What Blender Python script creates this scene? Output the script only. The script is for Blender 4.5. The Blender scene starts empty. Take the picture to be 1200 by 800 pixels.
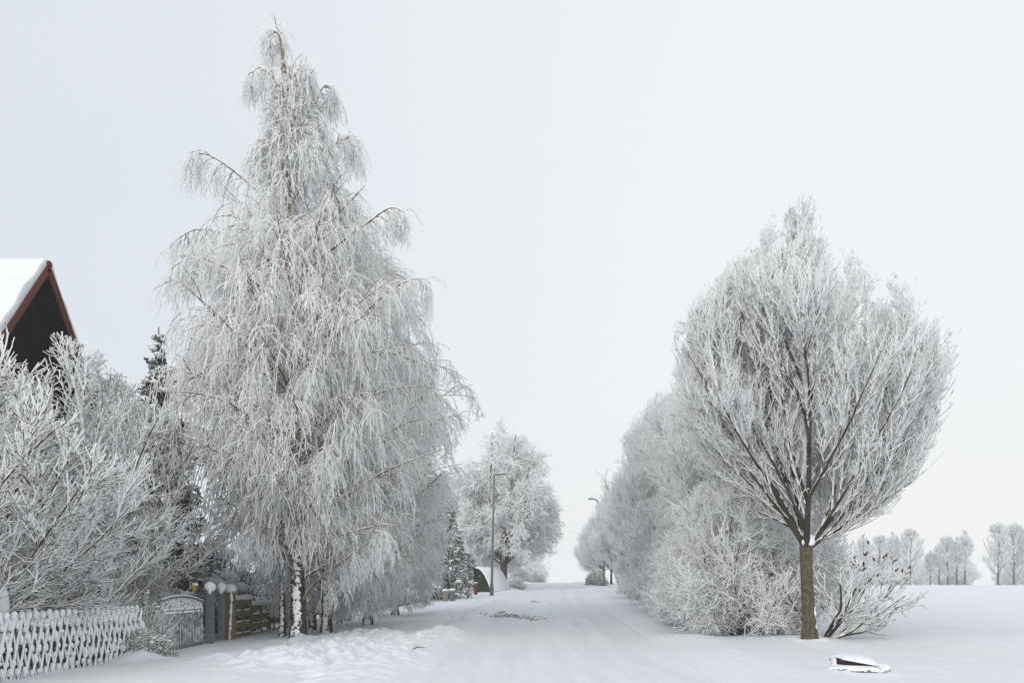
import bpy, math, random
import numpy as np

R = math.radians
F = 933.0            # pixels per unit tangent, for a 1200 px wide frame
EYE = 1.7
HZ = 685.0
scn = bpy.context.scene
COL = scn.collection


def X(px, depth):                      # photograph column -> metres sideways at a distance
    return (px - 600.0) / F * depth


def Z(py, depth):                      # photograph row -> height
    return EYE + (HZ - py) / F * depth


# ------------------------------------------------------------------ noise and terrain
def _h(ix, iy, s):
    n = (ix * 374761393 + iy * 668265263 + s * 1442695041) & 0xffffffff
    n = ((n ^ (n >> 13)) * 1274126177) & 0xffffffff
    return ((n ^ (n >> 16)) & 0xffff) / 65535.0


def vn(x, y, s=0):                     # value noise 0..1
    x = np.asarray(x, float); y = np.asarray(y, float)
    ix = np.floor(x).astype(np.int64); iy = np.floor(y).astype(np.int64)
    fx = x - ix; fy = y - iy
    fx = fx * fx * (3 - 2 * fx); fy = fy * fy * (3 - 2 * fy)
    a = _h(ix, iy, s); b = _h(ix + 1, iy, s); c = _h(ix, iy + 1, s); d = _h(ix + 1, iy + 1, s)
    return (a * (1 - fx) + b * fx) * (1 - fy) + (c * (1 - fx) + d * fx) * fy


def fbm(x, y, s=0, o=4):
    t = 0; a = 0.5
    for k in range(o):
        t = t + a * vn(x, y, s + 17 * k); x = x * 2.03 + 3.1; y = y * 2.03 + 1.7; a *= 0.5
    return t


def sm(a, b, v):
    t = np.clip((np.asarray(v, float) - a) / (b - a), 0, 1)
    return t * t * (3 - 2 * t)


_ty = np.arange(-80, 1400, 1.0)


def _table(pts, blur):
    v = np.interp(_ty, [p[0] for p in pts], [p[1] for p in pts])
    k = np.exp(-0.5 * (np.arange(-20, 21) / blur) ** 2); k /= k.sum()
    return np.convolve(np.pad(v, 20, mode='edge'), k, mode='valid')


T_ROAD = _table([(-80, 0), (21, 0.0), (30, .08), (40, .3), (60, .93), (75, 1.4), (110, 2.05), (128, 2.1),
                 (160, 1.6), (200, .8), (400, .5), (1400, .3)], 4)
T_FIELD = _table([(-80, 0), (20, 0), (40, .28), (100, 1.1), (165, 1.66), (190, 1.7), (230, 1.66), (300, 1.3),
                  (600, .6), (1400, .3)], 6)
T_YARD = _table([(-80, 0), (27, -.03), (34, .02), (43, .25), (54, .6), (60, .85), (75, 1.3), (110, 1.9), (128, 2.0), (170, 1.5),
                 (250, .9), (1400, .3)], 4)


def road_x(y):
    return 0.048 * y + 0.25


def ground_z(x, y, fine=True):
    x = np.asarray(x, float); y = np.asarray(y, float)
    off = x - road_x(y)
    zr = np.interp(y, _ty, T_ROAD); zf = np.interp(y, _ty, T_FIELD); zy = np.interp(y, _ty, T_YARD)
    w = sm(7, 26, off); wl = sm(-5.5, -8.5, off)
    z = zr * (1 - w) + zf * w
    z = z * (1 - wl) + zy * wl
    if not fine:
        return z
    near = 1 - sm(60, 130, y)
    ao = np.abs(off)
    edge_l = off + 3.1 + 0.35 * (vn(y * .35, y * 0 + 3, 5) - .5)
    # verge banks: ploughed snow beside the road, clods on the house side
    bank = 0.13 * np.exp(-((edge_l + .75) / .6) ** 2) * (0.5 + vn(y * .5, y * 0, 9))
    bank_r = 0.13 * np.exp(-((off - 3.9) / .9) ** 2) * (0.4 + vn(y * .3, y * 0 + 7, 11))
    z = z + bank + bank_r
    # shovelled heap by the gate and the birches
    hm = np.exp(-((off + 5.8) / 2.5) ** 2) * sm(15, 18.5, y) * (1 - sm(25.5, 28.5, y))
    clod = np.abs(fbm(x * 2.2, y * 2.2, 21, 4) - .47) * 1.5
    clod = clod + .45 * np.abs(fbm(x * 5.5, y * 5.5, 22, 3) - .45)
    z = z + hm * (-.04 + .24 * fbm(x * .9, y * .9, 31, 3) + 1.2 * clod * fbm(x * .6, y * .6, 37, 2))
    # soft unevenness off the road
    offroad = sm(2.7, 3.8, ao)
    z = z + offroad * near * (0.16 * (fbm(x * .33, y * .22, 41, 3) - .45) + .032 * (fbm(x * 2.6, y * 2.6, 43, 3) - .45))
    z = z + offroad * near * sm(-3.3, -4.2, off) * (.05 * (fbm(x * 1.5, y * 1.5, 47, 4) - .45))
    # old drifted footprints and lumps along the left verge
    fp = sm(.60, .78, vn(x * 3.1 + .35 * y, y * 1.9, 91)) * np.exp(-((off + 4.3) / .9) ** 2) * near
    z = z - .075 * fp
    lump = np.clip(fbm(x * 3.4, y * 3.4, 93, 3) - .47, 0, 1) * sm(-2.6, -3.4, off) * sm(-7.5, -5.5, off) * near
    z = z + .16 * lump
    # the road: a touch sunken, two worn wheel tracks
    onr = 1 - sm(2.5, 3.3, ao)
    tr = np.exp(-((ao - 1.0) / .33) ** 2) + .5 * np.exp(-((off - .15 - 1.9) / .25) ** 2)
    z = z - onr * near * (0.06 + .045 * tr * (.6 + .8 * vn(y * .7, x * 0 + 2, 57)) - .02 * np.exp(-((ao - 1.45) / .12) ** 2) + .03 * (fbm(x * 1.4, y * .35, 51, 3) - .45) + .012 * (fbm(x * 5, y * 2.2, 53, 2) - .4))
    z = z + .30 * np.exp(-(((x + 8.72) / .38) ** 2 + ((y - 18.7) / .75) ** 2)) * (.6 + .8 * fbm(x * 4, y * 4, 95, 3))
    z = z + .10 * np.exp(-((((x - 6.65) / .75) ** 2 + ((y - 15.1) / .6) ** 2) ** 1.5))
    # mound round the mossy tree, bank under the shrub row
    d2 = ((x - 8.2) / 1.2) ** 2 + ((y - 22) / 1.5) ** 2
    z = z + .1 * np.exp(-d2) + .06 * np.exp(-((np.hypot(x - 8.2, y - 22) - .42) / .16) ** 2) * (.4 + .9 * vn(x * 5, y * 5, 97))
    z = z + .16 * np.exp(-((off - 6.9) / 1.7) ** 2) * sm(19, 24, y) * near
    return z


def gz(x, y):
    return float(ground_z(np.array([x]), np.array([y]))[0])


# ------------------------------------------------------------------ mesh helpers
def link(name, me, parent=None, mats=()):
    o = bpy.data.objects.new(name, me)
    COL.objects.link(o)
    if parent:
        o.parent = parent
    for m in mats:
        me.materials.append(m)
    return o


def mesh_np(name, chunks, smooth=True):
    """chunks: list of (verts (V,3), quads/tris (F,k))"""
    vs, loops, tot, off = [], [], [], 0
    for v, f in chunks:
        vs.append(v); loops.append((f + off).ravel()); tot.append(np.full(len(f), f.shape[1], np.int32)); off += len(v)
    me = bpy.data.meshes.new(name)
    if not vs:
        return me
    v = np.concatenate(vs).astype(np.float32); l = np.concatenate(loops).astype(np.int32); t = np.concatenate(tot)
    me.vertices.add(len(v)); me.vertices.foreach_set('co', v.ravel())
    me.loops.add(len(l)); me.loops.foreach_set('vertex_index', l)
    me.polygons.add(len(t))
    st = np.zeros(len(t), np.int32); st[1:] = np.cumsum(t)[:-1]
    me.polygons.foreach_set('loop_start', st)
    try:
        me.polygons.foreach_set('loop_total', t)
    except Exception:
        pass
    me.polygons.foreach_set('use_smooth', np.full(len(t), smooth, bool))
    me.update(calc_edges=True)
    return me


def tubes(pts, rad, sides, rng=None, cap=True):
    """pts (N,K,3), rad (N,K) -> chunk"""
    N, K, _ = pts.shape
    T = np.gradient(pts, axis=1)
    T /= np.linalg.norm(T, axis=2, keepdims=True) + 1e-9
    D = pts[:, -1] - pts[:, 0]
    ref = np.eye(3)[np.argmin(np.abs(D), axis=1)][:, None, :]
    U = np.cross(T, ref); U /= np.linalg.norm(U, axis=2, keepdims=True) + 1e-9
    V = np.cross(T, U)
    a = 2 * np.pi * np.arange(sides) / sides
    ph = rng.uniform(0, 6.28, (N, 1)) if rng is not None else np.zeros((N, 1))
    A = a[None, :] + ph
    ca = np.cos(A)[:, None, :, None]; sa = np.sin(A)[:, None, :, None]
    v = pts[:, :, None, :] + rad[:, :, None, None] * (U[:, :, None, :] * ca + V[:, :, None, :] * sa)
    v = v.reshape(-1, 3)
    n = np.arange(N)[:, None, None] * K * sides
    k = np.arange(K - 1)[None, :, None] * sides
    s = np.arange(sides)[None, None, :]; s1 = (s + 1) % sides
    f = np.stack([n + k + s, n + k + s1, n + k + sides + s1, n + k + sides + s], -1).reshape(-1, 4)
    return v, f


def blob(c, r, rng, nu=14, nv=9, rough=.15, floor=None):
    """a lumpy ellipsoid of snow"""
    r = np.array(r if hasattr(r, '__len__') else (r, r, r), float)
    u = np.linspace(0, 2 * np.pi, nu, endpoint=False); w = np.linspace(0, np.pi, nv)
    uu, ww = np.meshgrid(u, w)
    d = np.stack([np.sin(ww) * np.cos(uu), np.sin(ww) * np.sin(uu), np.cos(ww)], -1)
    o = rng.uniform(0, 50)
    k = 1 + rough * 2 * (fbm(d[..., 0] * 1.7 + o + d[..., 2], d[..., 1] * 1.7 + o * .7 - d[..., 2], 3, 2) - .38)
    v = np.array(c) + d * r * k[..., None]
    if floor is not None:
        v[..., 2] = np.maximum(v[..., 2], floor)
    v = v.reshape(-1, 3)
    i = np.arange(nv - 1)[:, None] * nu; j = np.arange(nu)[None]; j1 = (j + 1) % nu
    f = np.stack([i + j, i + nu + j, i + nu + j1, i + j1], -1).reshape(-1, 4)
    return v, f


def box(c, s, rot=None):
    """box chunk: centre, full size, optional 3x3"""
    p = np.array([[x, y, z] for x in (-.5, .5) for y in (-.5, .5) for z in (-.5, .5)]) * np.array(s, float)
    if rot is not None:
        p = p @ np.array(rot).T
    f = np.array([[0, 1, 3, 2], [4, 6, 7, 5], [0, 4, 5, 1], [2, 3, 7, 6], [0, 2, 6, 4], [1, 5, 7, 3]])
    return p + np.array(c, float), f


def bar(a, b, w, h, up=(0, 0, 1)):
    """rectangular bar from a to b"""
    a = np.array(a, float); b = np.array(b, float); d = b - a; L = np.linalg.norm(d); d /= L
    s = np.cross(d, up); s /= np.linalg.norm(s); u = np.cross(s, d)
    return box((a + b) / 2, (L, w, h), np.stack([d, s, u], 1))


def pole(pts, rad, sides=10):
    """closed-end tube along a few points"""
    pts = np.array(pts, float); rad = np.array(rad, float)
    d0 = pts[1] - pts[0]; d1 = pts[-1] - pts[-2]
    P = np.concatenate([[pts[0]], pts, [pts[-1]]]); P[0] -= d0 * 1e-4; P[-1] += d1 * 1e-4
    r = np.concatenate([[1e-4], rad, [1e-4]])
    v, f = tubes(P[None], r[None], sides)
    return v, f


def rotz(a):
    c, s = math.cos(a), math.sin(a)
    return np.array([[c, -s, 0], [s, c, 0], [0, 0, 1]])


def bevel_obj(o, w=.01, seg=2):
    m = o.modifiers.new('soft_edge', 'BEVEL'); m.width = w; m.segments = seg; m.limit_method = 'ANGLE'


# ------------------------------------------------------------------ materials
def new_mat(name):
    m = bpy.data.materials.new(name); m.use_nodes = True
    nt = m.node_tree; nt.nodes.clear()
    out = nt.nodes.new('ShaderNodeOutputMaterial')
    b = nt.nodes.new('ShaderNodeBsdfPrincipled')
    nt.links.new(b.outputs[0], out.inputs[0])
    return m, nt, b


def nd(nt, t, **kw):
    n = nt.nodes.new(t)
    for k, v in kw.items():
        if k in ('operation', 'blend_type', 'data_type', 'noise_dimensions', 'interpolation_type', 'feature'):
            setattr(n, k, v)
        else:
            n.inputs[k].default_value = v
    return n


def rgb(c):
    return (c[0], c[1], c[2], 1)


def noise(nt, scale, detail=3, rough=.55, coord='Object', dist=0.0):
    tc = nt.nodes.new('ShaderNodeTexCoord')
    n = nd(nt, 'ShaderNodeTexNoise', Scale=scale, Detail=detail, Roughness=rough, Distortion=dist)
    nt.links.new(tc.outputs[coord], n.inputs['Vector'])
    return n


def ramp(nt, src, a, b, lo=0.0, hi=1.0):
    n = nt.nodes.new('ShaderNodeMapRange'); n.interpolation_type = 'SMOOTHSTEP'
    n.inputs['From Min'].default_value = a; n.inputs['From Max'].default_value = b
    n.inputs['To Min'].default_value = lo; n.inputs['To Max'].default_value = hi
    nt.links.new(src, n.inputs['Value'])
    return n.outputs['Result']


def mixc(nt, fac, a, b):
    n = nt.nodes.new('ShaderNodeMix'); n.data_type = 'RGBA'
    if isinstance(fac, float):
        n.inputs[0].default_value = fac
    else:
        nt.links.new(fac, n.inputs[0])
    for s, i in ((a, 6), (b, 7)):
        if isinstance(s, tuple):
            n.inputs[i].default_value = rgb(s)
        else:
            nt.links.new(s, n.inputs[i])
    return n.outputs[2]


def mathn(nt, op, a, b):
    n = nt.nodes.new('ShaderNodeMath'); n.operation = op
    for s, i in ((a, 0), (b, 1)):
        if isinstance(s, (int, float)):
            n.inputs[i].default_value = s
        else:
            nt.links.new(s, n.inputs[i])
    return n.outputs[0]


def normal_z(nt):
    g = nt.nodes.new('ShaderNodeNewGeometry'); s = nt.nodes.new('ShaderNodeSeparateXYZ')
    nt.links.new(g.outputs['Normal'], s.inputs[0])
    return s.outputs['Z']


def bump(nt, b, h, strength=.5, dist=.02):
    n = nd(nt, 'ShaderNodeBump', Strength=strength, Distance=dist)
    nt.links.new(h, n.inputs['Height']); nt.links.new(n.outputs[0], b.inputs['Normal'])


FROST = (.965, .972, .975)


def m_frosted(name, bark, lean=.55, lo=.05, hi=.3, nscale=9.0, frost=FROST, bark2=None, transl=0.0):
    """rime sits on the upper side and in patches, bare bark shows on the lower side"""
    m, nt, b = new_mat(name)
    nz = normal_z(nt); n = noise(nt, nscale, 3, .6)
    f = mathn(nt, 'ADD', mathn(nt, 'MULTIPLY', nz, lean), n.outputs['Fac'])
    f = ramp(nt, f, lo, hi)
    n2 = noise(nt, nscale * .35, 2)
    bk = mixc(nt, ramp(nt, n2.outputs['Fac'], .35, .65), bark, bark2 or tuple(.6 * c for c in bark))
    fr = mixc(nt, ramp(nt, noise(nt, nscale * 4, 2).outputs['Fac'], .3, .7), tuple(c * .97 for c in frost), frost)
    nt.links.new(mixc(nt, f, bk, fr), b.inputs['Base Color'])
    b.inputs['Roughness'].default_value = .9
    b.inputs['Specular IOR Level'].default_value = .15
    if transl:
        t = nt.nodes.new('ShaderNodeBsdfTranslucent'); t.inputs['Color'].default_value = rgb(frost)
        mx = nt.nodes.new('ShaderNodeMixShader')
        nt.links.new(mathn(nt, 'MULTIPLY', f, transl), mx.inputs[0])
        nt.links.new(b.outputs[0], mx.inputs[1]); nt.links.new(t.outputs[0], mx.inputs[2])
        out = [x for x in nt.nodes if x.type == 'OUTPUT_MATERIAL'][0]
        nt.links.new(mx.outputs[0], out.inputs[0])
    return m


def m_snow(name, col=(.86, .88, .905), scale=6.0, strength=.35, dist=.03):
    m, nt, b = new_mat(name)
    n = noise(nt, scale, 5, .6); n2 = noise(nt, scale * 14, 2, .5)
    h = mathn(nt, 'ADD', n.outputs['Fac'], mathn(nt, 'MULTIPLY', n2.outputs['Fac'], .18))
    bump(nt, b, h, strength, dist)
    v = noise(nt, scale * .12, 4, .6)
    nt.links.new(mixc(nt, ramp(nt, v.outputs['Fac'], .35, .65), tuple(c * .975 for c in col), col), b.inputs['Base Color'])
    b.inputs['Roughness'].default_value = .75
    b.inputs['Specular IOR Level'].default_value = .2
    return m


def m_plain(name, c, c2=None, scale=8.0, rough=.7, bmp=.3, dist=.01, stretch=None, metal=0.0, frost=None):
    m, nt, b = new_mat(name)
    n = noise(nt, scale, 4, .6)
    if stretch:
        mp = nt.nodes.new('ShaderNodeMapping'); mp.inputs['Scale'].default_value = stretch
        tc = nt.nodes.new('ShaderNodeTexCoord'); nt.links.new(tc.outputs['Object'], mp.inputs[0])
        nt.links.new(mp.outputs[0], n.inputs['Vector'])
    col = mixc(nt, ramp(nt, n.outputs['Fac'], .35, .65), c, c2 or tuple(.7 * k for k in c))
    if frost:                                   # rime on the faces that look up, plus patches: frost=(weight of up, threshold)
        f = mathn(nt, 'ADD', mathn(nt, 'MULTIPLY', normal_z(nt), frost[0]), noise(nt, 14, 4, .65).outputs['Fac'])
        col = mixc(nt, ramp(nt, f, frost[1], frost[1] + .12), col, FROST)
    nt.links.new(col, b.inputs['Base Color'])
    b.inputs['Roughness'].default_value = rough; b.inputs['Metallic'].default_value = metal
    b.inputs['Specular IOR Level'].default_value = .3
    bump(nt, b, n.outputs['Fac'], bmp, dist)
    return m


M = {}
M['snow'] = m_snow('fresh_snow', (.665, .69, .725), 3.2, .7, .05)
def make_road():
    m, nt, b = new_mat('packed_snow')
    tc = nt.nodes.new('ShaderNodeTexCoord'); mp = nt.nodes.new('ShaderNodeMapping')
    mp.inputs['Scale'].default_value = (2.4, .16, 1); mp.inputs['Rotation'].default_value = (0, 0, .048)
    nt.links.new(tc.outputs['Object'], mp.inputs[0])
    st = nd(nt, 'ShaderNodeTexNoise', Scale=1.0, Detail=6, Roughness=.62); nt.links.new(mp.outputs[0], st.inputs['Vector'])
    n = noise(nt, 5, 5, .6); n2 = noise(nt, 60, 2)
    nt.links.new(mixc(nt, ramp(nt, st.outputs['Fac'], .36, .62), (.62, .645, .68), (.665, .69, .725)), b.inputs['Base Color'])
    h = mathn(nt, 'ADD', mathn(nt, 'ADD', n.outputs['Fac'], st.outputs['Fac']), mathn(nt, 'MULTIPLY', n2.outputs['Fac'], .2))
    bump(nt, b, h, .7, .04)
    b.inputs['Roughness'].default_value = .7; b.inputs['Specular IOR Level'].default_value = .2
    return m


M['road'] = make_road()
M['cap'] = m_snow('snow_cushion', (.72, .74, .77), 9.0, .3, .015)
M['twig'] = m_frosted('rimed_twig', (.085, .055, .045), lean=.42, lo=.05, hi=.22, nscale=7, transl=.6)
M['limb'] = m_frosted('rimed_limb', (.062, .05, .034), lean=.5, lo=.56, hi=.70, nscale=5)
M['branch'] = m_frosted('rimed_branch', (.075, .052, .038), lean=.45, lo=.22, hi=.36, nscale=6, transl=.4)
M['birch_twig'] = m_frosted('rimed_birch_twig', (.15, .09, .065), lean=.30, lo=.03, hi=.18, nscale=6, transl=.62)
M['birch_limb'] = m_frosted('rimed_birch_limb', (.30, .22, .13), lean=.55, lo=.60, hi=.72, nscale=4, bark2=(.10, .07, .05))
M['far_twig'] = m_frosted('rimed_far_twig', (.10, .075, .065), lean=.3, lo=.06, hi=.22, nscale=3, transl=.5)
M['row_twig'] = m_frosted('rimed_row_twig', (.10, .07, .058), lean=.35, lo=.06, hi=.22, nscale=5, transl=.55)
M['coarse_twig'] = m_frosted('rimed_coarse_twig', (.05, .036, .028), lean=.55, lo=.08, hi=.22, nscale=6, transl=.55)
M['needle'] = m_frosted('snowy_needles', (.018, .032, .022), lean=.75, lo=.74, hi=.86, nscale=5, bark2=(.03, .05, .04))
M['leaf'] = m_frosted('snowy_leaves', (.022, .042, .015), lean=.45, lo=.62, hi=.74, nscale=10, bark2=(.045, .06, .02))
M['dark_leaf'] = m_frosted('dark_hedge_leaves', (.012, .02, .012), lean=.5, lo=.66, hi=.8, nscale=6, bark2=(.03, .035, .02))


def make_mossy():
    m, nt, b = new_mat('mossy_bark')
    n = noise(nt, 9, 5, .65); tc = nt.nodes.new('ShaderNodeTexCoord')
    mp = nt.nodes.new('ShaderNodeMapping'); mp.inputs['Scale'].default_value = (14, 14, 3)
    nt.links.new(tc.outputs['Object'], mp.inputs[0])
    n2 = nd(nt, 'ShaderNodeTexNoise', Scale=2.0, Detail=5, Roughness=.7); nt.links.new(mp.outputs[0], n2.inputs['Vector'])
    c = mixc(nt, ramp(nt, n2.outputs['Fac'], .38, .62), (.032, .025, .017), (.105, .083, .056))
    c = mixc(nt, ramp(nt, n.outputs['Fac'], .50, .66), c, (.10, .115, .028))
    f = mathn(nt, 'ADD', mathn(nt, 'MULTIPLY', normal_z(nt), .55), noise(nt, 22, 4, .7).outputs['Fac'])
    c = mixc(nt, ramp(nt, f, .70, .80), c, FROST)
    nt.links.new(c, b.inputs['Base Color']); b.inputs['Roughness'].default_value = .9
    bump(nt, b, n2.outputs['Fac'], .9, .03)
    return m


def make_birch_bark():
    m, nt, b = new_mat('birch_bark')
    tc = nt.nodes.new('ShaderNodeTexCoord')
    mp = nt.nodes.new('ShaderNodeMapping'); mp.inputs['Scale'].default_value = (3, 3, 5)
    nt.links.new(tc.outputs['Object'], mp.inputs[0])
    n = nd(nt, 'ShaderNodeTexNoise', Scale=2.2, Detail=5, Roughness=.72); nt.links.new(mp.outputs[0], n.inputs['Vector'])
    sp = nt.nodes.new('ShaderNodeSeparateXYZ'); nt.links.new(tc.outputs['Object'], sp.inputs[0])
    low = ramp(nt, sp.outputs['Z'], .3, 4.5, .16, 0.0)          # old fissured dark bark near the foot
    f = mathn(nt, 'ADD', n.outputs['Fac'], low)
    c = mixc(nt, ramp(nt, f, .50, .58), (.36, .30, .21), (.028, .023, .02))
    g = nt.nodes.new('ShaderNodeNewGeometry'); s2 = nt.nodes.new('ShaderNodeSeparateXYZ'); nt.links.new(g.outputs['Normal'], s2.inputs[0])
    wind = mathn(nt, 'ADD', mathn(nt, 'MULTIPLY', s2.outputs['Y'], -.55), noise(nt, 7, 5, .7).outputs['Fac'])
    wind = mathn(nt, 'ADD', wind, ramp(nt, sp.outputs['Z'], 1.5, 5.0, 0.0, -.25))
    c = mixc(nt, ramp(nt, wind, .95, 1.03), c, FROST)             # snow blown against the weather side
    nt.links.new(c, b.inputs['Base Color']); b.inputs['Roughness'].default_value = .8
    bump(nt, b, n.outputs['Fac'], .8, .03)
    return m


M['mossy'] = make_mossy()
M['birch'] = make_birch_bark()
M['trunk'] = m_plain('dark_bark', (.075, .06, .042), (.03, .025, .02), 10, .9, .8, .03, frost=(.6, .78))
M['drupe'] = m_plain('sumac_fruit', (.06, .014, .012), (.035, .01, .01), 30, .8, .4, .01, frost=(.5, .78))
M['fence_dark'] = m_plain('weathered_slat', (.075, .055, .042), (.035, .027, .022), 14, .85, .5, .005, frost=(.45, .50))
M['pallet'] = m_plain('impregnated_plank', (.21, .165, .075), (.12, .095, .045), 5, .8, .4, .006, stretch=(3, 3, 22), frost=(.8, .86))
M['brown_wood'] = m_plain('brown_wood', (.085, .06, .034), (.05, .035, .02), 7, .8, .4, .006, frost=(.5, .68))
M['steel'] = m_plain('grey_painted_steel', (.135, .16, .18), (.115, .138, .155), 4, .5, .1, .003, frost=(.5, .80))
M['steel_bar'] = m_plain('frosted_steel_bar', (.12, .15, .17), (.09, .115, .13), 9, .55, .1, .003, frost=(.35, .56))
M['galv'] = m_plain('galvanised_pole', (.135, .15, .155), (.10, .115, .12), 3, .5, .15, .004, stretch=(4, 4, .6))
M['white_paint'] = m_plain('white_paint', (.72, .74, .74), (.65, .67, .67), 3, .6, .1, .002)
M['yellow'] = m_plain('yellow_plastic', (.50, .24, .01), (.44, .20, .01), 4, .5, .1, .002)
M['dark_board'] = m_plain('black_stained_board', (.010, .009, .009), (.005, .005, .005), 3, .85, .3, .008, stretch=(1, 9, .4))
[n_ for n_ in M['dark_board'].node_tree.nodes if n_.type == 'BSDF_PRINCIPLED'][0].inputs['Specular IOR Level'].default_value = 0
M['rust'] = m_plain('red_brown_board', (.15, .04, .018), (.085, .024, .013), 6, .75, .3, .006, stretch=(4, 4, 4))
M['tile'] = m_plain('dark_red_tile', (.10, .035, .025), (.05, .02, .016), 9, .8, .4, .01)
M['blue_sign'] = m_plain('blue_enamel', (.03, .06, .24), (.028, .055, .22), 3, .4, .05, .002)
M['red_post'] = m_plain('dark_red_paint', (.14, .018, .018), (.09, .012, .012), 5, .6, .2, .004)
M['stone'] = m_plain('pale_stone', (.30, .25, .19), (.2, .17, .13), 12, .85, .6, .02)
M['concrete'] = m_plain('mossy_concrete', (.17, .16, .13), (.07, .085, .02), 22, .9, .7, .015, frost=(.9, .62))
M['soil'] = m_plain('dark_shaft', (.026, .015, .011), (.013, .008, .007), 25, .9, .6, .01)
M['litter'] = m_plain('brown_litter', (.07, .055, .04), (.035, .03, .025), 20, .9, .5, .01, frost=(.25, .66))
M['stucco'] = m_plain('pale_render', (.35, .33, .29), (.3, .28, .25), 5, .9, .2, .006)


# ------------------------------------------------------------------ things
def tag(o, label=None, cat=None, group=None, kind=None):
    if label: o['label'] = label
    if cat: o['category'] = cat
    if group: o['group'] = group
    if kind: o['kind'] = kind
    return o


def thing(name, label, cat, loc, rz=0.0, group=None, scale=1.0):
    o = bpy.data.objects.new(name, None); COL.objects.link(o)
    o.empty_display_size = .3
    o.location = loc; o.rotation_euler = (0, 0, rz)
    if hasattr(scale, '__len__'): o.scale = scale
    elif scale != 1.0: o.scale = (scale, scale, scale)
    return tag(o, label, cat, group)


def copy_tree(root, loc, rz, scale, label, group=None, name=None):
    r = root.copy(); COL.objects.link(r)
    if name: r.name = name
    r.location = loc; r.rotation_euler = (0, 0, rz)
    r.scale = scale if hasattr(scale, '__len__') else (scale, scale, scale)
    r['label'] = label
    if group: r['group'] = group
    for ch in list(root.children):
        c = ch.copy(); COL.objects.link(c); c.parent = r
        for g in ch.children:
            d = g.copy(); COL.objects.link(d); d.parent = c
    return r


# ------------------------------------------------------------------ growing trees
def grow(rng, P0, D0, L, K, wander, trop, sag=0.0):
    N = len(P0); pts = np.empty((N, K + 1, 3)); pts[:, 0] = P0
    d = D0 / (np.linalg.norm(D0, axis=1, keepdims=True) + 1e-9)
    g = np.zeros((N, 3)); g[:, 2] = trop
    for k in range(K):
        d = d + rng.normal(0, wander, (N, 3)) + g / K
        if sag: d = d + np.array([0, 0, -sag * (k + 1) / K / K * 2])
        d /= np.linalg.norm(d, axis=1, keepdims=True)
        pts[:, k + 1] = pts[:, k] + d * (L / K)[:, None]
    return pts


def at(pts, idx, t):
    K = pts.shape[1] - 1
    s = np.clip(t, 0, .9999) * K; i = s.astype(int); f = (s - i)[:, None]
    a = pts[idx, i]; b = pts[idx, i + 1]
    T = b - a
    return a + T * f, T / (np.linalg.norm(T, axis=1, keepdims=True) + 1e-9)


def side_dir(rng, T, ang, bias=None):
    N = len(T)
    ref = np.where(np.abs(T[:, 2:3]) > .9, np.array([[1., 0, 0]]), np.array([[0, 0, 1.]]))
    U = np.cross(T, ref); U /= np.linalg.norm(U, axis=1, keepdims=True); V = np.cross(T, U)
    ph = rng.uniform(0, 2 * np.pi, N)
    s = U * np.cos(ph)[:, None] + V * np.sin(ph)[:, None]
    if bias is not None:
        s = s + bias; s -= T * (s * T).sum(1, keepdims=True); s /= np.linalg.norm(s, axis=1, keepdims=True) + 1e-9
    return T * np.cos(ang)[:, None] + s * np.sin(ang)[:, None]


def trim(rng, pts, env, jit=.1):
    """cut every branch where it would leave the crown's outline; drop those that start outside"""
    N, K1, _ = pts.shape
    k = 1 + rng.normal(0, jit, N)
    ins = env(pts.reshape(-1, 3), np.repeat(k, K1)).reshape(N, K1)
    out = ~ins; out[:, 0] = False
    first = np.where(out.any(1), out.argmax(1), K1)
    keep = (first > 1) & ins[:, 0]
    f = np.clip((first - .5) / (K1 - 1), 0, 1)
    s = np.linspace(0, 1, K1)[None] * f[:, None] * (K1 - 1)
    i = np.minimum(s.astype(int), K1 - 2); w = (s - i)[..., None]
    n = np.arange(N)[:, None]
    q = pts[n, i] * (1 - w) + pts[n, i + 1] * w
    return q[keep], keep, f[keep]


def radii(rng, N, K1, r0, r1, lump):
    t = np.linspace(0, 1, K1)[None]
    r = (np.asarray(r0).reshape(-1, 1) * (1 - t) + np.asarray(r1).reshape(-1, 1) * t) * np.ones((N, 1))
    if lump: r = r * rng.uniform(1 - lump, 1 + lump, (N, K1))
    return r


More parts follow.
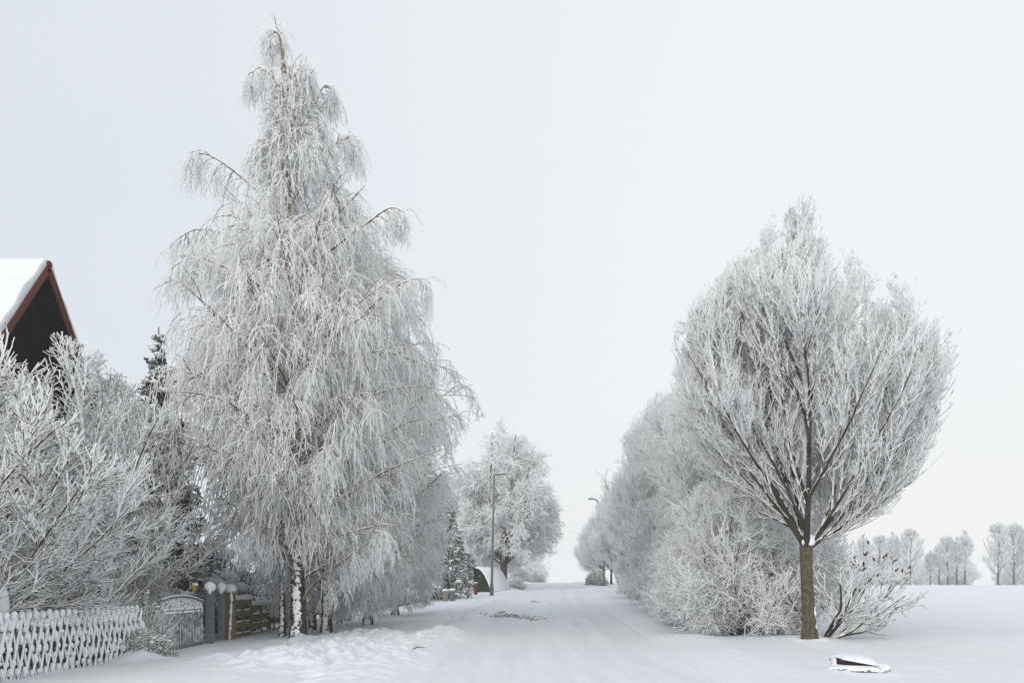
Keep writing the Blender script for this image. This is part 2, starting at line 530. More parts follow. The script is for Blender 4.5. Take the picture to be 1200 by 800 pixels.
def build_levels(rng, pts, r0, levels, env=None):
    """pts: first generation (N,K,3). levels: dicts. Returns {part: [chunks]} for the generations grown here."""
    out = {}
    par = pts; pr0 = np.asarray(r0) * np.ones(len(pts))
    for lv in levels:
        n = lv['n']; N = len(par)
        if 'per_m' in lv:
            ln = np.linalg.norm(np.diff(par, axis=1), axis=2).sum(1)
            cnt = np.maximum(lv.get('min', 1), rng.poisson(ln * lv['per_m']))
            idx = np.repeat(np.arange(N), cnt)
            t = rng.uniform(lv['t'][0], lv['t'][1], len(idx))
        else:
            idx = np.repeat(np.arange(N), n)
            t = lv['t'][0] + (lv['t'][1] - lv['t'][0]) * ((np.tile(np.arange(n), N) + rng.uniform(0, 1, N * n)) / n)
        P, T = at(par, idx, t)
        ang = np.abs(rng.normal(R(lv['ang'][0]), R(lv['ang'][1]), len(idx)))
        bias = np.array(lv['bias'], float) if 'bias' in lv else None
        D = side_dir(rng, T, ang, bias)
        L = lv['L'] * (1 - lv.get('tap', .4) * t) * rng.uniform(.6, 1.25, len(idx))
        if 'rel' in lv:
            L = lv['rel'] * np.linalg.norm(np.diff(par, axis=1), axis=2).sum(1)[idx] * (1 - lv.get('tap', .4) * t) * rng.uniform(.7, 1.2, len(idx)) + lv['L'] * .25
        q = grow(rng, P, D, L, lv['K'], lv.get('wander', .12), lv.get('trop', 0) * rng.uniform(.6, 1.4, len(idx)), lv.get('sag', 0))
        if env is not None:
            q, keep, f = trim(rng, q, env, lv.get('jit', .1))
            idx = idx[keep]; t = t[keep]
        a = np.minimum(lv['r'][0], pr0[idx] * (1 - .75 * t) * .85 + .004)
        a = np.maximum(a, lv['r'][1])
        rad = radii(rng, len(q), q.shape[1], a, lv['r'][1], lv.get('lump', .2))
        out.setdefault(lv['part'], []).append(tubes(q, rad, lv.get('sides', 3), rng))
        if lv.get('snow'):                        # a ridge of snow lying along the top of the wood
            out.setdefault('snow', []).append(snow_ridge(rng, q, rad, lv['snow']))
        par = q; pr0 = a
    out['last'] = par
    return out


def snow_ridge(rng, q, rad, amount):
    T = np.gradient(q, axis=1); T /= np.linalg.norm(T, axis=2, keepdims=True) + 1e-9
    flat = np.clip(1 - np.abs(T[..., 2]) * 1.1, 0, 1) ** .6
    s = q.copy(); s[..., 2] += rad * .85
    return tubes(s, rad * amount * flat * rng.uniform(.7, 1.2, rad.shape) + 1e-4, 5, rng)


def outline(tab, depth=1.0, cx=0.0, cy=0.0, seed=0, lumpy=.12):
    """crown outline: rows of (height, reach to -x, reach to +x)"""
    h = np.array([r[0] for r in tab]); lft = np.array([r[1] for r in tab]); rgt = np.array([r[2] for r in tab])

    def env(p, k):
        x = p[:, 0] - cx; y = (p[:, 1] - cy) / depth
        r = np.hypot(x, y) + 1e-6; c = (x / r + 1) * .5
        z = p[:, 2]
        a = np.interp(z, h, lft, left=0, right=0); b = np.interp(z, h, rgt, left=0, right=0)
        th = np.arctan2(y, x)
        lim = (a * (1 - c) + b * c) * k * (1 + lumpy * 2 * (vn(th * 2.2 + 20, z * .8 + 9, seed) - .5))
        return r < lim
    return env


# ---- the mossy tree beside the road (fastigiate crown, bare forked trunk)
def mossy_tree():
    rng = np.random.default_rng(11)
    D = 22.0; x0 = X(947, D); base = gz(x0, D) - .05
    root = thing('roadside_tree', 'big frosted oval tree with mossy green brown bare trunk beside the field', 'tree', (x0, D, base))
    zt = 2.62
    tp = np.array([[.06, 0, -.1], [.05, 0, .05], [.03, 0, .4], [.0, .0, 1.0], [-.03, .01, 1.7], [-.05, .02, 2.3], [-.04, .02, zt]])
    # trunk
    zz = np.interp(np.linspace(0, 1, 28), np.linspace(0, 1, 7), tp[:, 2])
    P = np.stack([np.interp(zz, tp[:, 2], tp[:, 0]), np.interp(zz, tp[:, 2], tp[:, 1]), zz], 1)
    r = np.interp(zz, [-.1, .05, .4, 1.2, 2.2, 2.62], [.29, .245, .19, .165, .165, .18])
    v, f = tubes(P[None], r[None], 18)
    th = np.arctan2(v[:, 1] - .0, v[:, 0]); k = 1 + .10 * (fbm(th * 3 + 30, v[:, 2] * 1.6, 61, 3) - .45)
    v[:, :2] *= k[:, None]
    tr = link('trunk', mesh_np('trunk', [(v, f)]), root, [M['mossy']])
    # bare patch: snow strip up the weather side of the foot
    zs = np.linspace(-.05, .95, 12)
    S = np.stack([.03 + .125 + rng.uniform(-.015, .015, 12) - .02 * zs, -.10 + rng.uniform(-.02, .02, 12), zs], 1)
    link('snow_strip', mesh_np('snow_strip', [tubes(S[None], (.062 * (1 - .6 * (zs / .95) ** 2) * rng.uniform(.7, 1.2, 12))[None], 7)]), tr, [M['cap']])
    top = np.array([-.04, .02, zt])
    link('snow_cushion', mesh_np('snow_cushion', [blob(top + (.01, -.1, .10), (.2, .13, .13), rng), blob(top + (.08, -.12, .17), (.1, .09, .14), rng)]), tr, [M['cap']])
    # limbs: azimuth (0 = +x), tilt from vertical, radius
    spec = [(178, 57, .08), (203, 40, .085), (188, 27, .10), (252, 32, .085), (8, 25, .105), (345, 36, .075), (62, 36, .08), (300, 46, .065), (22, 52, .06), (120, 40, .08), (100, 60, .05), (178, 12, .075), (5, 8, .08), (185, 66, .05), (160, 60, .05), (215, 64, .05), (340, 62, .05), (12, 64, .05), (35, 58, .05), (270, 62, .045), (310, 60, .045)]
    az = R(1) * np.array([q_[0] for q_ in spec]) + rng.normal(0, .08, len(spec)); ti = R(1) * np.array([q_[1] for q_ in spec])
    D0 = np.stack([np.cos(az) * np.sin(ti), np.sin(az) * np.sin(ti), np.cos(ti)], 1)
    P0 = top + np.stack([np.cos(az) * .08, np.sin(az) * .08, rng.uniform(-.22, .10, len(spec))], 1)
    tab = [(2.5, .6, .5), (2.9, 1.1, .9), (3.3, 1.9, 1.7), (4.0, 2.9, 2.5), (4.8, 3.45, 3.0), (5.8, 3.7, 3.45), (7.0, 3.75, 3.6), (8.2, 3.5, 3.4), (9.4, 2.75, 2.55),
           (10.2, 2.1, 1.8), (11.1, 1.35, 1.1), (11.8, .8, .75), (12.2, .35, .4), (12.3, .1, .1), (12.4, 0, 0)]
    env = outline(tab, 1.0, -.1, 0, 5, .09)
    limbs = grow(rng, P0, D0, np.full(len(spec), 11.0), 14, .032, .75)
    inner = lambda p, k: env(p, k * .86)
    limbs, keep, f = trim(rng, limbs, inner, .06)
    r0 = np.array([q_[2] for q_ in spec])[keep]
    lb = [tubes(limbs, radii(rng, len(limbs), limbs.shape[1], r0, .012, .06), 8, rng)]
    # second order limbs leave the first low down and fan outwards
    n2 = 9; idx = np.repeat(np.arange(len(limbs)), n2); t2 = rng.uniform(.04, .62, len(idx))
    Pb, Tb = at(limbs, idx, t2)
    sec = grow(rng, Pb, side_dir(rng, Tb, R(1) * rng.normal(24, 6, len(idx))), np.full(len(idx), 9.0), 12, .035, .6)
    sec, k2, f = trim(rng, sec, inner, .07)
    rb = np.minimum(.05, r0[idx[k2]] * (1 - .8 * t2[k2]) * .75 + .004)
    lb.append(tubes(sec, radii(rng, len(sec), sec.shape[1], rb, .011, .07), 6, rng))
    m = max(limbs.shape[1], sec.shape[1])
    def resamp(q):
        s_ = np.linspace(0, 1, m) * (q.shape[1] - 1); i_ = np.minimum(s_.astype(int), q.shape[1] - 2); w_ = (s_ - i_)[None, :, None]
        return q[:, i_] * (1 - w_) + q[:, i_ + 1] * w_
    both = np.concatenate([resamp(limbs), resamp(sec)]); rboth = np.concatenate([r0, rb])
    o = build_levels(rng, both, rboth, [
        dict(n=11, t=(.08, .99), ang=(25, 7), L=3.1, tap=.5, K=7, wander=.04, trop=.85, r=(.024, .009), sides=4, lump=.15, jit=.13, part='limb'),
        dict(n=13, t=(.12, .99), ang=(28, 9), L=.95, tap=.4, K=4, wander=.06, trop=.9, r=(.0135, .010), sides=4, lump=.25, jit=.12, part='twig'),
        dict(n=6, t=(.1, .99), ang=(38, 13), L=.28, tap=.3, K=2, wander=.14, trop=.7, r=(.013, .0100), sides=3, lump=.3, jit=.12, part='twig'),
        dict(n=2, t=(.2, 1), ang=(55, 18), L=.10, tap=.2, K=1, wander=.2, trop=.1, r=(.013, .007), sides=3, lump=.3, jit=.12, part='twig'),
    ], env)
    link('limb', mesh_np('limb', lb), root, [M['limb']])
    link('branch', mesh_np('branch', o['limb']), root, [M['branch']])
    lt = o['last']; lt = lt[(lt[:, 0, 2] < 7.5) & (lt[:, 0, 2] > 3.2)]; lt = lt[rng.permutation(len(lt))[:1500]]
    e = lt[:, -1]; dr = rng.normal(0, .02, e.shape); dr[:, 2] -= .03
    link('dead_leaves', mesh_np('dead_leaves', [tubes(np.stack([e, e + dr * .5, e + dr], 1), np.tile([.004, .013, .005], (len(e), 1)), 4, rng)]), root, [M['rust']])
    link('crown', mesh_np('crown', o['twig']), root, [M['twig']])
    return root


# ---- birch: leader, arching branches, hanging strands
def birch_mesh(seed, H, tab, nprim, strand, mult=1.0, rs=1.0, arms=(), low=2.2):
    rng = np.random.default_rng(seed)
    n = 40
    z = np.linspace(-.2, H * .93, n)
    bend = np.cumsum(rng.normal(0, .012, (n, 2)), axis=0) * (H / 18)
    bend += np.stack([-.5 * (z / H) ** 2, 0 * z], 1) * (1 if seed % 2 else -.6)
    P = np.column_stack([bend, z])
    r = .205 * (H / 18) * (1 - z / H) ** .9 + .014
    r[z < .4] *= 1.2
    v, f = tubes(P[None], r[None], 12)
    v[:, :2] += (P[:, :2].repeat(12, 0) - v[:, :2]) * (.25 * (fbm(np.arange(len(v)) % 12 * .9, v[:, 2] * 3, seed, 3) - .5))[:, None]
    trunk = [(v, f)]
    env = outline(tab, .85, 0, 0, seed, .22)
    # primaries
    t = np.sort(rng.uniform(low / H, .985, nprim)) ** .92
    t = t[(t < .74) | (rng.uniform(0, 1, nprim) < .68)]; nprim = len(t)
    ii = t * (n - 1); i0 = np.clip(ii.astype(int), 0, n - 2)
    P0 = P[i0] * (1 - (ii - i0))[:, None] + P[i0 + 1] * (ii - i0)[:, None]
    az = np.arange(nprim) * 2.399 + rng.normal(0, .35, nprim)
    tilt = R(1) * (66 - 32 * t + rng.normal(0, 8, nprim))
    D0 = np.stack([np.cos(az) * np.sin(tilt), np.sin(az) * np.sin(tilt) , np.cos(tilt)], 1)
    L = (H * .42) * (1.05 - .75 * t) * rng.uniform(.8, 1.2, nprim) + .6
    prim = grow(rng, P0, D0, L, 10, .07, .25 * np.ones(nprim), 1.1)
    prim, keep, ff = trim(rng, prim, env, .10)
    pr = np.maximum(.016, .075 * (H / 18) * (1 - t[keep]) ** .8)
    lump = radii(rng, len(prim), prim.shape[1], pr, .010, .08)
    limb = [tubes(prim, lump, 6, rng)]; ridge = []
    lv = [
        dict(n=int(11 * mult), t=(.15, .99), ang=(42, 14), L=2.1 * H / 18 + .3, tap=.45, K=6, wander=.12, trop=-.2, sag=1.2, r=(.019 * rs, .0095 * rs), sides=4, lump=.15, jit=.12, part='limb'),
        dict(n=int(9.2 * mult), t=(.1, 1), ang=(46, 18), L=strand, tap=.2, K=6, wander=.10, trop=-2.3, r=(.0138 * rs, .0108 * rs), sides=3, lump=.4, jit=.18, part='twig', bias=(0, 0, -.4)),
        dict(n=6, t=(.05, 1), ang=(38, 15), L=.27, tap=.2, K=2, wander=.2, trop=-1.0, r=(.0118 * rs, .0082 * rs), sides=3, lump=.38, jit=.25, part='twig'),
    ]
    o = build_levels(rng, prim, pr, lv, env)
    if len(arms):                                  # long free branches that arch out beyond the crown, strands hanging off them
        ap = []
        for c in arms:
            c = np.array(c, float); q = np.linspace(0, 1, 13); s_ = np.linspace(0, 1, len(c))
            ap.append(np.stack([np.interp(q, s_, c[:, k]) for k in range(3)], 1))
        ap = np.array(ap)
        for _ in range(2): ap[:, 1:-1] = (ap[:, :-2] + 2 * ap[:, 1:-1] + ap[:, 2:]) / 4
        ar = radii(rng, len(ap), 13, .045, .010, .1); ar[8:10] *= 1.5
        limb.append(tubes(ap, ar, 7, rng)); ridge.append(snow_ridge(rng, ap, ar, .9))
        la = [dict(lv[0]) | dict(n=11, L=.7, t=(.3, 1), ang=(35, 12), trop=-.5), dict(lv[1]) | dict(n=8, L=.95, trop=-2.6), lv[2]]
        o2 = build_levels(rng, ap, .03, la, None)
        for k in ('limb', 'twig'): o[k] = o[k] + o2[k]
    return (mesh_np('trunk', trunk), mesh_np('limb', limb + o['limb']), mesh_np('crown', o['twig'])) + ((mesh_np('snow_ridge', ridge),) if ridge else ())


def birch(me, label, loc, rz=0.0, scale=1.0, group=None):
    root = thing('birch_tree', label, 'tree', loc, rz, group, scale)
    for nm, m, mt in zip(('trunk', 'limb', 'crown', 'snow_ridge'), me, (M['birch'], M['birch_limb'], M['birch_twig'], M['cap'])):
        o = bpy.data.objects.new(nm, m); COL.objects.link(o); o.parent = root
        if not m.materials: m.materials.append(mt)
    return root


# ---- generic broadleaf with an outline
def tree_mesh(seed, H, zt, rt, tab, nl, tilt, levels, trop=1.0, wander=.06, limb_L=None, depth=1.0, multi=0, lumpy=.14, sweep=None):
    rng = np.random.default_rng(seed)
    env = outline(tab, depth, 0, 0, seed, lumpy)
    ch = []
    if multi:                                   # several stems from the ground
        az = np.arange(multi) * 2.4 + rng.normal(0, .3, multi) if sweep is None else rng.uniform(-R(sweep), R(sweep), multi); ti = R(1) * rng.uniform(tilt[0], tilt[1], multi)
        P0 = np.stack([np.cos(az) * .28 * rng.uniform(.2, 1, multi), np.sin(az) * .28 * rng.uniform(.2, 1, multi), np.full(multi, -.15)], 1)
        r0 = rt * rng.uniform(.6, 1.1, multi)
    else:
        n = 14; z = np.linspace(-.2, zt, n)
        P = np.column_stack([np.cumsum(rng.normal(0, .012, n)), np.cumsum(rng.normal(0, .012, n)), z])
        ch.append(tubes(P[None], (rt * (1 + .35 * np.exp(-np.maximum(z, 0) / .25)) * np.linspace(1, .85, n))[None], 10))
        az = np.arange(nl) * 2.399 + rng.normal(0, .25, nl); ti = R(1) * np.linspace(tilt[0], tilt[1], nl)
        P0 = P[-1] + np.column_stack([np.cos(az) * rt * .4, np.sin(az) * rt * .4, rng.uniform(-.5, .3, nl) * (zt * .25)])
        r0 = rt * .5 * rng.uniform(.6, 1.1, nl)
        multi = nl
    D0 = np.stack([np.cos(az) * np.sin(ti), np.sin(az) * np.sin(ti), np.cos(ti)], 1)
    limbs = grow(rng, P0, D0, np.full(multi, limb_L or H * 1.05), 10, wander, trop * np.ones(multi))
    limbs, keep, f = trim(rng, limbs, lambda p, k: env(p, k * .86), .05)
    r0 = r0[keep]
    ch.append(tubes(limbs, radii(rng, len(limbs), limbs.shape[1], r0, levels[0]['r'][1], .08), 6, rng))
    o = build_levels(rng, limbs, r0, levels, env)
    return mesh_np('trunk', ch), mesh_np('crown', sum([v for k, v in o.items() if k == 'twig'], [])), o


def plant_tree(name, cat, me, label, loc, rz=0.0, scale=1.0, group=None, mt='trunk', mc='twig', stem='trunk'):
    root = thing(name, label, cat, loc, rz, group, scale)
    for nm, m, mm in ((stem, me[0], M[mt]), ('crown', me[1], M[mc])):
        if not m.vertices: continue
        o = bpy.data.objects.new(nm, m); COL.objects.link(o); o.parent = root
        if not m.materials: m.materials.append(mm)
    return root


# ---- spruce
def spruce_mesh(seed, H, Rb, tiers=26, rs=1.0, npad=2):
    rng = np.random.default_rng(seed)
    z = np.linspace(-.1, H, 16)
    tr = [tubes(np.column_stack([z * 0, z * 0, z])[None], (.11 * (1 - z / H) + .015)[None], 8)]
    n = tiers * 7
    zi = H * (.05 + .94 * (np.arange(n) // 7 + rng.uniform(-.2, .2, n)) / tiers)
    zi = np.clip(zi, .3, H - .12)
    az = rng.uniform(0, 6.28, n)
    L = Rb * (1 - zi / H) ** .9 * rng.uniform(.65, 1.2, n) + .07
    el = R(1) * (5 + 30 * (zi / H) ** 2 + rng.normal(0, 6, n))
    D0 = np.stack([np.cos(az) * np.cos(el), np.sin(az) * np.cos(el), np.sin(el)], 1)
    br = grow(rng, np.column_stack([zi * 0, zi * 0, zi]), D0, L, 6, .05, -.35 * np.ones(n))
    o = build_levels(rng, br, .02, [
        dict(n=15, t=(.12, 1), ang=(48, 8), rel=.42, L=.12, tap=.6, K=2, wander=.08, trop=-.25, r=(.03 * rs, .016 * rs), sides=4, lump=.2, part='needle', bias=(0, 0, -.1)),
        dict(n=6, t=(.1, 1), ang=(50, 12), rel=.25, L=.14, tap=.3, K=1, wander=.1, trop=0, r=(.022 * rs, .010 * rs), sides=3, lump=.3, part='needle'),
    ])
    core = tubes(br, radii(rng, n, 7, .03 * rs, .02 * rs, .1), 4, rng)
    # cushions of snow lying on the boughs
    pad = []
    for i in range(n):
        for tt in rng.uniform(.45, .95, npad):
            p, _ = at(br, np.array([i]), np.array([tt]))
            s = rng.uniform(.08, .19) * (Rb / 1.8) * (1.1 - .6 * zi[i] / H)
            pad.append(blob(p[0] + (0, 0, s * .35), (s * 1.3, s * 1.3, s * .55), rng, 8, 6, .3))
    return mesh_np('trunk', tr), mesh_np('needles', [core] + o['needle']), mesh_np('snow_cushion', pad)


def spruce(me, label, loc, rz=0.0, scale=1.0, group=None):
    root = thing('spruce_tree', label, 'tree', loc, rz, group, scale)
    for nm, m, mt in (('trunk', me[0], 'trunk'), ('needles', me[1], 'needle'), ('snow_clumps', me[2], 'cap')):
        o = bpy.data.objects.new(nm, m); COL.objects.link(o); o.parent = root
        if not m.materials: m.materials.append(M[mt])
    return root


# ---- leafy evergreen
def evergreen_mesh(seed, rx, ry, h, nleaf, size, ntwig=500):
    rng = np.random.default_rng(seed)
    d = rng.normal(0, 1, (nleaf, 3)); d /= np.linalg.norm(d, axis=1, keepdims=True); d[:, 2] = np.abs(d[:, 2])
    lump = .75 + .5 * fbm(d[:, 0] * 2.3 + 9, d[:, 1] * 2.3 + d[:, 2] * 2.3 + 9, seed, 3)
    rr = rng.uniform(.35, 1, nleaf) ** .5 * lump
    P = d * np.array([rx, ry, h]) * rr[:, None]
    N = d + rng.normal(0, .7, (nleaf, 3)); N[:, 2] += .5; N /= np.linalg.norm(N, axis=1, keepdims=True)
    U = np.cross(N, rng.normal(0, 1, (nleaf, 3))); U /= np.linalg.norm(U, axis=1, keepdims=True); V = np.cross(N, U)
    s = size * rng.uniform(.6, 1.3, nleaf)[:, None]
    q = np.stack([P - U * s, P + V * s * .45 + N * s * .12, P + U * s, P - V * s * .45 + N * s * .12], 1).reshape(-1, 3)
    leaves = (q, np.arange(nleaf * 4).reshape(-1, 4))
    # stems
    m = ntwig
    dd = rng.normal(0, 1, (m, 3)); dd[:, 2] = np.abs(dd[:, 2]) + .2; dd /= np.linalg.norm(dd, axis=1, keepdims=True)
    L = np.linalg.norm(dd * np.array([rx, ry, h]), axis=1) * rng.uniform(.7, 1.05, m)
    tw = grow(rng, np.zeros((m, 3)) + rng.normal(0, .15, (m, 3)) * np.array([rx, ry, .2]), dd, L, 5, .15, .15 * np.ones(m))
    st = tubes(tw, radii(rng, m, 6, .014, .009, .3), 3, rng)
    pads = []
    for i in range(44):
        k = rng.integers(nleaf)
        if P[k, 2] < .35 * h: continue
        s = rng.uniform(.05, .14) * min(1.6, rx) * (.55 if size < .03 else 1)
        pads.append(blob(P[k] * 1.0 + (0, 0, .02), (s * 1.2, s, s * .6), rng, 9, 6, .4))
    return mesh_np('stem', [st]), mesh_np('leaves', [leaves], False), mesh_np('snow_clumps', pads)


def evergreen(name, me, label, cat, loc, rz=0.0, scale=1.0, mleaf='leaf', group=None):
    root = thing(name, label, cat, loc, rz, group, scale)
    for nm, m, mt in (('stem', me[0], 'coarse_twig'), ('leaves', me[1], mleaf), ('snow_clumps', me[2], 'cap')):
        if not len(m.vertices): continue
        o = bpy.data.objects.new(nm, m); COL.objects.link(o); o.parent = root
        if not m.materials: m.materials.append(M[mt])
    return root


# ================================================================== THE PLACE
# ---- ground and road
def sheet(name, xs, ys, zfun, mat):
    gx, gy = np.meshgrid(xs, ys)
    z = zfun(gx, gy)
    v = np.stack([gx, gy, z], -1).reshape(-1, 3)
    nx = len(xs); i = np.arange(len(ys) - 1)[:, None] * nx; j = np.arange(nx - 1)[None]
    f = np.stack([i + j, i + j + 1, i + nx + j + 1, i + nx + j], -1).reshape(-1, 4)
    return tag(link(name, mesh_np(name, [(v, f)]), None, [mat]), kind='structure')


def spread_axis(lo, hi, fine_lo, fine_hi, step, grow_=1.06):
    a = list(np.arange(fine_lo, fine_hi, step)); s = step
    while a[-1] < hi: s *= grow_; a.append(a[-1] + s)
    b = [fine_lo]; s = step
    while b[-1] > lo: s *= grow_; b.append(b[-1] - s)
    return np.array(b[:0:-1] + a)


def g_fun(x, y):
    z = ground_z(x, y)
    off = np.abs(x - road_x(y))
    return z - .09 * (1 - sm(2.45, 2.7, off)) * (1 - sm(150, 160, y)) * sm(5, 6, y)


sheet('ground', spread_axis(-420, 480, -12, 12, .065, 1.05), spread_axis(-40, 900, 12, 30, .065, 1.022), g_fun, M['snow'])
ry = spread_axis(6, 158, 11, 40, .10, 1.02); ry = ry[(ry > 6) & (ry < 158)]
ro = np.linspace(-2.8, 2.8, 57)
go, gy_ = np.meshgrid(ro, ry)
go = go * (1 + .07 * fbm(gy_ * .8, np.sign(go) * 5, 3, 3))
gx_ = go + road_x(gy_)
v = np.stack([gx_, gy_, ground_z(gx_, gy_) + .004 - .05 * sm(2.7, 2.8, np.abs(np.broadcast_to(ro, go.shape)))], -1).reshape(-1, 3)
nx = len(ro); i = np.arange(len(ry) - 1)[:, None] * nx; j = np.arange(nx - 1)[None]
tag(link('road', mesh_np('road', [(v, np.stack([i + j, i + j + 1, i + nx + j + 1, i + nx + j], -1).reshape(-1, 4))]), None, [M['road']]), kind='structure')

# ---- the mossy tree and the row behind it
mossy_tree()

lv_row = [
    dict(n=24, t=(.08, .98), ang=(28, 8), L=2.9, tap=.55, K=6, wander=.06, trop=.6, r=(.026, .012), sides=4, lump=.15, part='twig'),
    dict(n=13, t=(.1, .98), ang=(32, 11), L=.95, tap=.4, K=3, wander=.10, trop=.45, r=(.017, .013), sides=3, lump=.25, jit=.13, part='twig'),
    dict(n=7, t=(.1, 1), ang=(45, 15), L=.34, tap=.3, K=2, wander=.18, trop=.3, r=(.0155, .011), sides=3, lump=.3, jit=.13, part='twig'),
]
tabA = [(1.2, .5, .5), (1.8, 1.6, 1.6), (2.6, 2.6, 2.6), (4, 3.3, 3.2), (5.5, 3.6, 3.4), (7, 3.2, 3.2), (8.5, 2.5, 2.5), (9.6, 1.7, 1.6), (10.6, .7, .8), (11.1, 0, 0)]
tabB = [(1.2, .5, .5), (1.7, 1.8, 1.6), (2.6, 3.0, 2.7), (3.8, 3.7, 3.2), (5, 3.8, 3.5), (6.5, 3.3, 3.3), (8, 2.5, 2.5), (9.2, 1.4, 1.4), (10.3, .3, .3), (10.6, 0, 0)]
rowA = tree_mesh(21, 10.8, 1.7, .15, tabA, 15, (8, 62), lv_row, trop=1.1)[:2]
rowB = tree_mesh(22, 10.3, 1.5, .14, tabB, 15, (8, 68), lv_row, trop=1.0)[:2]
row = [  # distance, mesh, scale, label
    (30, rowB, 1.13, 'first frosted row tree behind the mossy trunk tree'),
    (37.5, rowA, 1.16, 'second frosted row tree behind the mossy trunk tree'),
    (45, rowB, 1.2, 'third frosted row tree counting back from the mossy trunk tree'),
    (54, rowA, 1.02, 'fourth frosted row tree, just before the bare multi stem trunks'),
    (64, rowB, 1.04, 'fifth frosted row tree, beside the curved lamp arm'),
    (76, rowA, .98, 'sixth frosted row tree, above the dark rounded yew'),
    (90, rowB, .99, 'seventh frosted row tree, pale with haze, just past the dark yew'),
    (106, rowA, .96, 'eighth frosted row tree, hazy, near the road crest'),
    (124, rowB, .98, 'faintest last frosted tree of the roadside row at the crest'),
]
protoA = protoB = None
for k, (d, me, s, lab) in enumerate(row):
    x = road_x(d) + 6.7 + [.2, -.1, .3, 0, -.2, .2, 0, .1, 0][k]
    z = gz(x, d) - .05
    pr = protoA if me is rowA else protoB
    if pr is None:
        o = plant_tree('row_tree', 'tree', me, lab, (x, d, z), k * 1.9, s, 'frosted trees in the roadside row', 'trunk', 'row_twig')
        if me is rowA: protoA = o
        else: protoB = o
    else:
        copy_tree(pr, (x, d, z), k * 1.9, s, lab)

# shrubs that fill the row down to the snow
lv_shrub = [
    dict(n=13, t=(.08, .97), ang=(36, 12), L=1.8, tap=.4, K=5, wander=.11, trop=.3, r=(.019, .011), sides=4, lump=.2, part='twig'),
    dict(n=10, t=(.1, .98), ang=(40, 14), L=.75, tap=.4, K=3, wander=.14, trop=.15, r=(.0145, .011), sides=3, lump=.28, part='twig'),
    dict(n=7, t=(.1, 1), ang=(48, 15), L=.27, tap=.3, K=2, wander=.2, trop=0, r=(.0135, .009), sides=3, lump=.3, part='twig'),
]
tabS = [(-.2, 1.2, 1.2), (.05, 1.6, 1.6), (.3, 2.4, 2.2), (.9, 2.9, 2.6), (1.8, 2.9, 2.8), (2.8, 2.5, 2.5), (3.7, 1.8, 1.7), (4.4, .8, .8), (4.7, 0, 0)]
shr = tree_mesh(31, 4.6, 0, .032, tabS, 0, (8, 74), lv_shrub, trop=.25, wander=.12, multi=26, lumpy=.25)[:2]
shr2 = tree_mesh(32, 4.6, 0, .032, tabS, 0, (8, 76), lv_shrub, trop=.1, wander=.14, multi=24, lumpy=.28)[:2]
shrubs = [(25.2, shr, (1.05, 1.0, 1.22), 'bushy frosted shrub at the foot of the mossy tree on its road side'),
          (28.6, shr2, (1.15, 1.1, 1.4), 'bushy frosted shrub low to the snow, second along the row'),
          (33, shr, (1.15, 1.1, 1.35), 'bushy frosted shrub, third along the row, leaning over the verge'),
          (39, shr2, (1.1, 1.1, 1.25), 'bushy frosted shrub, fourth along the row, by the dark stump'),
          (45.5, shr, .95, 'bushy frosted shrub, fifth along the row, behind the dark stump'),
          (53, shr2, .9, 'bushy frosted shrub, last along the row before the bare stems')]
p1 = p2 = None
for k, (d, me, s, lab) in enumerate(shrubs):
    x = road_x(d) + 6.6 + [-.6, -.2, -.3, -.1, 0, 0][k]; z = gz(x, d) - .08
    pr = p1 if me is shr else p2
    if pr is None:
        o = plant_tree('frosted_shrub', 'shrub', me, lab, (x, d, z), 2.2 * k, s, 'frosted shrubs under the roadside row', mt='limb', mc='row_twig', stem='stem')
        if me is shr: p1 = o
        else: p2 = o
    else:
        copy_tree(pr, (x, d, z), 2.2 * k, s, lab)

# bare multi-stem trunks further on
ms = tree_mesh(35, 7.5, 0, .085, [(-.2, 1, 1), (2.2, 1.6, 1.6), (2.6, 2.4, 2.4), (4, 3, 3), (6, 2.6, 2.6), (7.6, 1, 1), (8, 0, 0)], 0, (4, 24),
               [dict(l) | dict(t=(.35, .98)) for l in lv_row[:1]] + lv_row[1:], trop=.6, multi=6)[:2]
plant_tree('multi_stem_tree', 'tree', ms, 'frosted tree with several bare slanting stems past the shrubs', (road_x(63) + 5.6, 63, gz(road_x(63) + 5.6, 63)), .4)

